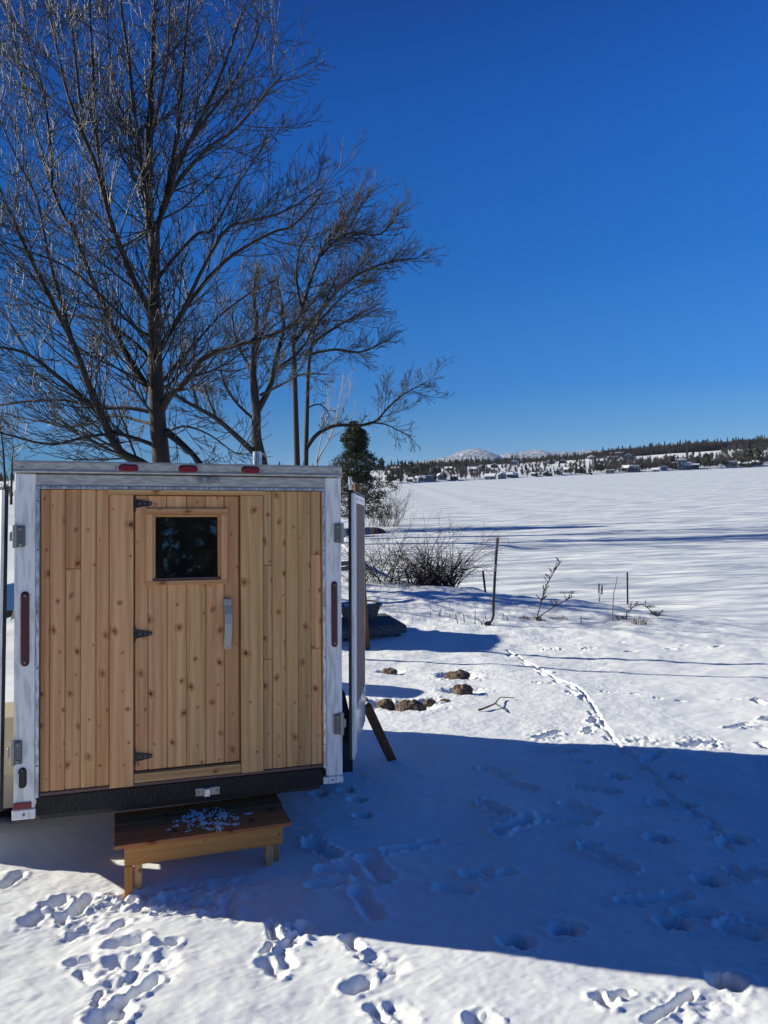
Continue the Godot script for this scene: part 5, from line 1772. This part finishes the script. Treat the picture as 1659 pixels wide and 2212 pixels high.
# the dark wood behind the photographer that the door's window mirrors
func back_woods() -> void:
	var r := RandomNumberGenerator.new()
	r.seed = 81
	for k in 16:
		var x := -16.0 + 2.9 * k + r.randf_range(-0.8, 0.8)
		var z := 24.0 + r.randf_range(0.0, 9.0)
		var g := Vector3(x, base(x, z), z)
		var T := thing("spruce_tree", "dark spruce in the wood behind the viewer, mirrored in the window", "tree", Transform3D(Basis(Vector3.UP, r.randf() * TAU), g), "spruces behind the viewer")
		if k == 0:
			var H := 15.0
			var b := Buf.new()
			b.tube(PackedVector3Array([Vector3(0, -0.4, 0), Vector3(0, H * 0.5, 0), Vector3(0, H, 0)]), PackedFloat32Array([0.2, 0.12, 0.02]), 8)
			spruce_trunk = b.mesh()
			b = Buf.new()
			for q in 420:
				var f := r.randf()
				var y := lerpf(0.10, 1.0, f) * H
				var rr := 2.3 * (1.0 - f) * sqrt(r.randf()) + 0.1
				var a := r.randf() * TAU
				leaf_cloud(b, r, Vector3(cos(a) * rr, y - rr * 0.25, sin(a) * rr), Vector3(0.4, 0.25, 0.4), 10, 0.22)
			spruce_crown = b.mesh()
		part("trunk", spruce_trunk, M.bark, T)
		part("crown", spruce_crown, M.cedar, T)
		T.scale = Vector3.ONE * r.randf_range(0.8, 1.15)
var spruce_trunk: Mesh
var spruce_crown: Mesh

# ---------------------------------------------------------------- the far shore
func far_side() -> void:
	# terrain beyond the lake
	var b := Buf.new()
	var naz := 190
	var ns := 46
	for j in ns:
		var s := pow(float(j) / (ns - 1), 1.5) * 900.0 - 3.0
		for i in naz:
			var az := deg_to_rad(lerpf(-50.0, 50.0, float(i) / (naz - 1)))
			var d := pw(rad_to_deg(az), far_shore) + s
			var x := sin(az) * d
			var z := -cos(az) * d
			b.v.append(Vector3(x, far_h(x, z) - (0.0 if s < 500.0 else (s - 500.0) * 0.03), z))
			b.n.append(Vector3.UP)
			b.u.append(Vector2.ZERO)
	for j in ns - 1:
		for i in naz - 1:
			var k := j * naz + i
			b.i.append_array([k, k + naz, k + 1, k + 1, k + naz, k + naz + 1])
	var st := SurfaceTool.new()
	st.create_from(b.mesh(), 0)
	st.generate_normals()
	var hill := part("hillside", st.commit(), M.snow)
	tag(hill, "snowy hillside beyond the lake", "hill", "", "structure")
	mountains()
	var far := far_meshes()
	houses()
	var r := RandomNumberGenerator.new()
	r.seed = 91
	# trees one can pick out among the houses and along the shore
	var spots := []
	var f1 := func(x: float, y: float) -> Vector2: return Vector2(822.9 + x * 0.13227, 960.0 + y * 0.13227)
	var f2 := func(x: float, y: float) -> Vector2: return Vector2(1014.9 + x * 0.13227, 960.0 + y * 0.13227)
	var f3 := func(x: float, y: float) -> Vector2: return Vector2(1206.9 + x * 0.1389, 943.6 + y * 0.1389)
	var f4 := func(x: float, y: float) -> Vector2: return Vector2(1426.4 + x * 0.1402, 927.1 + y * 0.1402)
	for e: Array in [[f1, 340, 450, 190, 1, 0.132], [f1, 430, 450, 140, 1, 0.132], [f1, 110, 530, 100, 0, 0.132], [f1, 20, 500, 290, 1, 0.132], [f1, 700, 480, 220, 2, 0.132], [f1, 820, 480, 210, 2, 0.132], [f1, 320, 620, 110, 1, 0.132], [f1, 560, 640, 110, 2, 0.132], [f1, 880, 600, 110, 0, 0.132], [f1, 1040, 600, 130, 1, 0.132], [f1, 1530, 590, 170, 2, 0.132], [f1, 1390, 590, 150, 2, 0.132], [f2, 480, 480, 110, 0, 0.132], [f2, 230, 520, 90, 0, 0.132], [f2, 860, 500, 160, 0, 0.132], [f2, 960, 500, 140, 2, 0.132], [f2, 1100, 510, 150, 2, 0.132], [f2, 1240, 400, 150, 2, 0.132], [f2, 1370, 410, 70, 0, 0.132], [f2, 1300, 240, 120, 0, 0.132], [f2, 1380, 240, 110, 0, 0.132], [f3, 1310, 470, 170, 0, 0.139], [f3, 590, 560, 190, 1, 0.139], [f3, 670, 570, 180, 1, 0.139], [f3, 490, 590, 220, 0, 0.139], [f3, 890, 570, 180, 2, 0.139], [f3, 1340, 545, 110, 2, 0.139], [f3, 1590, 520, 200, 2, 0.139], [f3, 1210, 440, 80, 0, 0.139], [f3, 270, 600, 130, 1, 0.139], [f3, 200, 600, 180, 2, 0.139], [f4, 195, 600, 200, 1, 0.14], [f4, 265, 500, 110, 0, 0.14], [f4, 570, 605, 185, 1, 0.14], [f4, 730, 600, 220, 1, 0.14], [f4, 850, 520, 110, 0, 0.14], [f4, 940, 595, 210, 2, 0.14], [f4, 1000, 595, 120, 2, 0.14], [f4, 1390, 530, 250, 1, 0.14], [f4, 1520, 560, 260, 1, 0.14], [f4, 1300, 520, 210, 2, 0.14], [f4, 430, 622, 90, 2, 0.14], [f4, 1250, 570, 120, 1, 0.14], [f4, 470, 520, 100, 2, 0.14]]:
		var p: Vector2 = e[0].call(float(e[1]), float(e[2]))
		spots.append([p, e[3] * e[5], e[4]])
	for k in 150:
		var x := r.randf_range(842.0, 1655.0)
		var sy := lerpf(1044.0, 1008.5, (x - 870.0) / 789.0)
		var kind := 2 if r.randf() < 0.55 else r.randi_range(0, 1)
		spots.append([Vector2(x, sy - pow(r.randf(), 1.6) * (26.0 + (x - 842.0) * 0.016)), r.randf_range(9.0, 21.0), kind])
	for k in 70:
		var x := r.randf_range(832.0, 1010.0)
		spots.append([Vector2(x, lerpf(1045.0, 1030.0, (x - 832.0) / 178.0) - r.randf() * 16.0), r.randf_range(16.0, 30.0), r.randi_range(0, 2)])
	var labels := ["pointed dark spruce standing among the houses across the lake", "broad dark pine standing among the houses across the lake", "bare grey-brown tree standing among the houses across the lake"]
	var called := ["far_spruce", "far_pine", "far_bare_tree"]
	for e: Array in spots:
		var g := hit(e[0].x, e[0].y)
		if g.z > -300.0 or g.length() > 1100.0:
			continue
		var h: float = e[1] * g.length() / F
		var where := far_place(e[0], g)
		var T := thing(called[e[2]], labels[e[2]].replace("standing among the houses across the lake", where), "tree", Transform3D(Basis(Vector3.UP, r.randf() * TAU), g - Vector3(0, 0.2, 0)), ["far spruces", "far pines", "far bare trees"][e[2]])
		var m = far[e[2]]
		part("trunk", m[0], M.bark, T)
		part("crown", m[1], M.cedar if e[2] < 2 else M.far_twig, T)
		T.scale = Vector3(h * r.randf_range(0.85, 1.2), h, h * r.randf_range(0.85, 1.2))
	# woods on the ridge
	for kind in 3:
		var list := []
		var n: int = [1850, 3200, 2500][kind]
		for k in n:
			var pick := r.randf()
			var px := r.randf_range(835.0, 1690.0) if pick < 0.36 else (r.randf_range(1280.0, 1690.0) if pick < 0.80 else r.randf_range(-600.0, 835.0))
			var d := ray(px, 1010.0)
			var az := atan2(d.x, -d.z)
			var right := smoothstep(1250.0, 1420.0, px)
			var s := r.randf_range(lerpf(330.0, 300.0, right), 480.0) if kind == 1 else r.randf_range(330.0, 520.0)
			if px < 1240.0:
				s = r.randf_range(335.0, 520.0)
			if kind == 2:
				s = 4.0 + pow(r.randf(), 1.3) * 300.0
				if px > 1370.0 and px < 1560.0 and s > 150.0:
					continue
			var dd := pw(rad_to_deg(az), far_shore) + s
			var x := sin(az) * dd
			var z := -cos(az) * dd
			var h := r.randf_range(7.0, 13.0) * lerpf(0.75, 1.0, right)
			if kind == 2:
				h *= 0.6
			if kind == 0 and r.randf() < 0.3:
				h *= 1.25
			list.append(Transform3D(Basis(Vector3.UP, r.randf() * TAU).scaled(Vector3(h, h, h)), Vector3(x, far_h(x, z) - 0.3, z)))
		var mm := MultiMesh.new()
		mm.transform_format = MultiMesh.TRANSFORM_3D
		mm.mesh = far[0][1] if kind == 0 else far[2][1]
		mm.instance_count = list.size()
		for k in list.size():
			mm.set_instance_transform(k, list[k])
		var o := MultiMeshInstance3D.new()
		o.multimesh = mm
		o.name = ["conifer_wood", "leafless_wood", "leafless_scrub"][kind]
		o.material_override = M.cedar if kind == 0 else M.far_twig
		add_child(o)
		tag(o, ["dark conifer wood along the far ridge", "grey-brown leafless wood along the far ridge", "low leafless scrub among the houses across the lake"][kind], "wood", "", "stuff")

func far_place(p: Vector2, g: Vector3) -> String:
	var s := Vector2(g.x, g.z).length() - pw(rad_to_deg(atan2(g.x, -g.z)), far_shore)
	var along := "beyond the cedar" if p.x < 930.0 else ("below the rounded mountain" if p.x < 1090.0 else ("below the blue-white ridge" if p.x < 1240.0 else ("near the modern white houses" if p.x < 1370.0 else ("below the open snow field" if p.x < 1570.0 else "at the foot of the wooded ridge"))))
	var deep := "at the water's edge " if s < 14.0 else ("a little above the far shore " if s < 80.0 else "high on the far slope ")
	return deep + along

func far_meshes() -> Array:
	var r := RandomNumberGenerator.new()
	r.seed = 101
	M.far_twig = mat(0.062, 0.050, 0.045, 0.8)
	var out := []
	for kind in 3:
		var b := Buf.new()
		b.tube(PackedVector3Array([Vector3(0, -0.05, 0), Vector3(0, 0.6, 0), Vector3(0, 0.95, 0)]), PackedFloat32Array([0.022, 0.014, 0.004]), 5)
		var tr := b.mesh()
		b = Buf.new()
		if kind == 0:
			for q in 110:
				var f := r.randf()
				var y := lerpf(0.06, 1.0, f)
				var rr := 0.19 * (1.0 - f) * (0.7 + 0.5 * r.randf()) + 0.01
				var a := r.randf() * TAU
				var e := Vector3(cos(a), 0, sin(a))
				var s := e.cross(Vector3.UP) * (0.035 + 0.03 * (1.0 - f))
				b.tri(Vector3(0, y + 0.05, 0), e * rr + s + Vector3(0, y - 0.05, 0), e * rr - s + Vector3(0, y - 0.05, 0), e + Vector3.UP)
		elif kind == 1:
			for q in 16:
				var f := r.randf()
				var a := r.randf() * TAU
				var rr := r.randf_range(0.02, 0.20) * (1.0 - 0.5 * f)
				leaf_cloud(b, r, Vector3(cos(a) * rr, lerpf(0.32, 0.95, f), sin(a) * rr), Vector3(0.11, 0.06, 0.11), 18, 0.07)
		else:
			for q in 34:
				var f := r.randf_range(0.2, 0.9)
				var a := r.randf() * TAU
				var e := Vector3(cos(a), r.randf_range(1.0, 2.2), sin(a)).normalized()
				sprout(b, r, Vector3(0, f * 0.8, 0), e, 0.36 * (1.1 - 0.6 * f), 0.010, 1, 0.04, 16.0, 3, 0.0065)
		out.append([tr, b.mesh()])
	return out

func mountains() -> void:
	var rock := mat(1, 1, 1, 0.9)
	rock.albedo_texture = ramp_tex(120, 512, 512, 0.02, Color(0.30, 0.32, 0.35), Color(0.82, 0.83, 0.85), 0.36, 0.70, 5)
	tri_map(rock, Vector3(0.0016, 0.004, 0.0016), true)
	M.mountain = rock
	var D := 7000.0
	var k := 0
	for e: Array in [[[[860, 1004], [937, 992], [975, 984], [988, 977], [1000, 972.5], [1026, 969], [1045, 972], [1062, 979], [1077, 986], [1110, 1004]], 0.0, "rounded snowy mountain rising beyond the far shore"], [[[1060, 1000], [1078, 985], [1092, 979], [1118, 977.5], [1135, 976], [1150, 971.5], [1162, 971], [1174, 976], [1190, 979], [1225, 992]], 600.0, "low blue-white double ridge right of the rounded mountain"], [[[1150, 990], [1185, 977], [1205, 975], [1230, 976], [1262, 972], [1285, 973], [1310, 976], [1360, 982], [1420, 985]], 1400.0, "faint distant ridge furthest right behind the woods"]]:
		var prof: Array = e[0]
		var dist: float = D + e[1]
		var b := Buf.new()
		var n := 90
		var rows := 26
		for j in rows:
			var t := float(j) / (rows - 1)
			for i in n:
				var px: float = lerpf(prof[0][0], prof[-1][0], float(i) / (n - 1))
				var py := pw(px, prof)
				var p := at(px, py, dist)
				var full := p.y + 30.0
				var z := -dist - (0.5 - t) * -1800.0
				var f := sin(PI * clampf(t, 0.0, 1.0))
				var y := -30.0 + full * pow(f, 0.8)
				y += n_big.get_noise_2d(p.x * 0.004, z * 0.004) * 26.0 * f * (1.0 - f * 0.75)
				b.v.append(Vector3(p.x, y, z))
				b.n.append(Vector3.UP)
				b.u.append(Vector2.ZERO)
		for j in rows - 1:
			for i in n - 1:
				var q := j * n + i
				b.i.append_array([q, q + 1, q + n, q + 1, q + n + 1, q + n])
		var st := SurfaceTool.new()
		st.create_from(b.mesh(), 0)
		st.generate_normals()
		var o := part("mountain", st.commit(), rock)
		tag(o, e[2], "mountain", "", "structure")
		k += 1
	# the mast on the second ridge
	var m0 := at(1118, 978, D + 600.0)
	var m1 := at(1118, 969.5, D + 600.0)
	var tw := thing("radio_mast", "thin mast on the blue-white ridge", "mast", Transform3D(Basis.IDENTITY, m0))
	var b := Buf.new()
	b.tube(PackedVector3Array([Vector3(0, -5, 0), m1 - m0]), PackedFloat32Array([5.0, 2.0]), 5, true)
	part("mast", b, M.dark_steel, tw)

var house_walls: Array = []

func houses() -> void:
	house_walls = [["grey", mat(0.22, 0.23, 0.24, 0.8)], ["white", mat(0.66, 0.66, 0.64, 0.7)], ["dark brown", mat(0.09, 0.06, 0.045, 0.8)], ["dark green", mat(0.055, 0.085, 0.075, 0.8)], ["tan", mat(0.52, 0.36, 0.22, 0.8)], ["blue-grey", mat(0.13, 0.18, 0.26, 0.7)], ["black", mat(0.03, 0.03, 0.033, 0.6)], ["brick brown", mat(0.20, 0.12, 0.10, 0.8)]]
	M.window = mat(0.03, 0.04, 0.05, 0.08)
	var list := []
	for e: Array in [[580, 462, 200, 75, 3, 1], [980, 575, 95, 80, 0, 0], [665, 605, 110, 75, 0, 0], [785, 600, 130, 85, 0, 2], [960, 385, 110, 80, 6, 2], [935, 440, 90, 60, 1, 0], [1110, 430, 110, 55, 2, 0], [1180, 580, 90, 60, 2, 1], [470, 610, 80, 55, 2, 0], [1340, 480, 90, 60, 2, 0], [1500, 430, 90, 60, 6, 0], [180, 590, 150, 70, 2, 1], [230, 430, 100, 50, 0, 1]]:
		list.append([Vector2(822.9 + e[0] * 0.13227, 960 + e[1] * 0.13227), e[2] * 0.13227, e[3] * 0.13227, e[4], e[5]])
	for e: Array in [[200, 445, 46, 95, 4, 2], [320, 575, 140, 75, 0, 0], [530, 565, 120, 85, 0, 0], [400, 385, 100, 60, 2, 0], [585, 385, 60, 60, 1, 0], [650, 540, 80, 65, 6, 0], [745, 545, 90, 65, 2, 0], [1250, 520, 110, 60, 2, 0], [1440, 495, 100, 65, 0, 0], [1600, 450, 110, 70, 7, 0], [920, 290, 70, 45, 1, 0], [1140, 285, 120, 45, 3, 2], [1330, 320, 90, 65, 5, 0], [1520, 310, 90, 50, 6, 0], [720, 335, 100, 65, 5, 0], [60, 440, 90, 55, 2, 0], [1060, 520, 100, 50, 6, 1]]:
		list.append([Vector2(1014.9 + e[0] * 0.13227, 960 + e[1] * 0.13227), e[2] * 0.13227, e[3] * 0.13227, e[4], e[5]])
	for e: Array in [[140, 560, 110, 70, 7, 0], [350, 570, 130, 75, 2, 0], [500, 350, 90, 50, 1, 0], [620, 325, 70, 65, 1, 2], [770, 300, 70, 50, 1, 2], [835, 365, 130, 55, 1, 2], [890, 315, 140, 60, 6, 2], [1080, 355, 90, 75, 5, 0], [1165, 350, 70, 40, 1, 2], [1270, 285, 220, 60, 6, 2], [1150, 545, 160, 85, 0, 2], [800, 575, 110, 55, 0, 2], [1030, 545, 90, 80, 2, 0], [1500, 545, 90, 45, 0, 0], [680, 415, 120, 60, 1, 0], [1640, 525, 80, 60, 5, 0], [560, 320, 70, 50, 6, 0]]:
		list.append([Vector2(1206.9 + e[0] * 0.1389, 943.6 + e[1] * 0.1389), e[2] * 0.1389, e[3] * 0.1389, e[4], e[5]])
	for e: Array in [[330, 630, 100, 140, 5, 2], [250, 620, 90, 95, 2, 2], [100, 615, 130, 70, 5, 2], [820, 565, 100, 75, 6, 0], [520, 610, 120, 65, 6, 1], [1100, 590, 130, 80, 0, 2], [1290, 575, 150, 55, 2, 1], [1105, 460, 60, 35, 6, 0], [1480, 560, 120, 60, 2, 1], [430, 625, 60, 90, 7, 0]]:
		list.append([Vector2(1426.4 + e[0] * 0.1402, 927.1 + e[1] * 0.1402), e[2] * 0.1402, e[3] * 0.1402, e[4], e[5]])
	var r := RandomNumberGenerator.new()
	r.seed = 111
	for e: Array in list:
		house(e, r)

func house(e: Array, r: RandomNumberGenerator) -> void:
	var p: Vector2 = e[0]
	var g := hit(p.x, p.y)
	if g.z > -300.0:
		return
	var s := g.length() / F
	var w: float = e[1] * s * 1.12
	var h: float = e[2] * s * 1.15
	var roof: int = e[4]
	var dp := clampf(w * 0.75, 5.0, 9.0)
	var kind: String = house_walls[e[3]][0]
	var shape: String = ["gabled", "low-roofed", "flat-roofed"][roof]
	var storeys: String = "tall " if h / w > 0.85 else ("long " if w / h > 2.2 else "")
	var H := thing("house", "%s%s %s house %s" % [storeys, kind, shape, far_place(p, g)], "house", Transform3D(Basis(Vector3.UP, -atan2(g.x, -g.z) + r.randf_range(-0.35, 0.35)), g), "houses on the far shore")
	var wm: Material = house_walls[e[3]][1]
	var wall_h := h * (0.62 if roof == 0 else (0.72 if roof == 1 else 0.93))
	part("walls", boxed(Vector3(-w * 0.5, -1.5, -dp), Vector3(w * 0.5, wall_h, 0), 0.0), wm, H)
	var b := Buf.new()
	var side_on := r.randf() < 0.55
	if roof == 2:
		b.box(Vector3(-w * 0.5 - 0.3, wall_h + 0.01, -dp - 0.3), Vector3(w * 0.5 + 0.3, h, 0.3), 0.05)
	elif roof == 1 or side_on:
		var z := Transform3D(Basis(Vector3.BACK, Vector3.UP, Vector3.LEFT), Vector3.ZERO)
		b.prism(PackedVector2Array([Vector2(0.5, wall_h - 0.1), Vector2(-dp * 0.5, h), Vector2(-dp - 0.5, wall_h - 0.1), Vector2(-dp - 0.5, wall_h + 0.25), Vector2(-dp * 0.5, h + 0.4), Vector2(0.5, wall_h + 0.25)]), -w * 0.5 - 0.4, w * 0.5 + 0.4, z)
		var gb := Buf.new()
		gb.prism(PackedVector2Array([Vector2(-0.01, wall_h), Vector2(-dp * 0.5, h), Vector2(-dp + 0.01, wall_h)]), -w * 0.5 + 0.02, w * 0.5 - 0.02, z)
		part("gable", gb, wm, H)
	else:
		b.prism(PackedVector2Array([Vector2(-w * 0.5 - 0.5, wall_h - 0.1), Vector2(0, h), Vector2(w * 0.5 + 0.5, wall_h - 0.1), Vector2(w * 0.5 + 0.5, wall_h + 0.25), Vector2(0, h + 0.4), Vector2(-w * 0.5 - 0.5, wall_h + 0.25)]), -dp - 0.4, 0.5)
		var gb := Buf.new()
		gb.prism(PackedVector2Array([Vector2(-w * 0.5 + 0.01, wall_h), Vector2(w * 0.5 - 0.01, wall_h), Vector2(0, h - 0.05)]), -dp + 0.02, -0.02)
		part("gable", gb, wm, H)
	part("roof", b, M.snow, H)
	var nw := clampi(int(w / 2.6), 1, 6)
	var rows := 2 if wall_h > 4.6 else 1
	for j in rows:
		for k in nw:
			var x := -w * 0.5 + w * (k + 0.5) / nw
			var y0 := wall_h * (j + 0.30) / rows
			var hw := minf(0.85, w / nw * 0.3)
			part("window", boxed(Vector3(x - hw, y0, 0.001), Vector3(x + hw, y0 + wall_h / rows * 0.45, 0.06), 0.0), M.window, H)
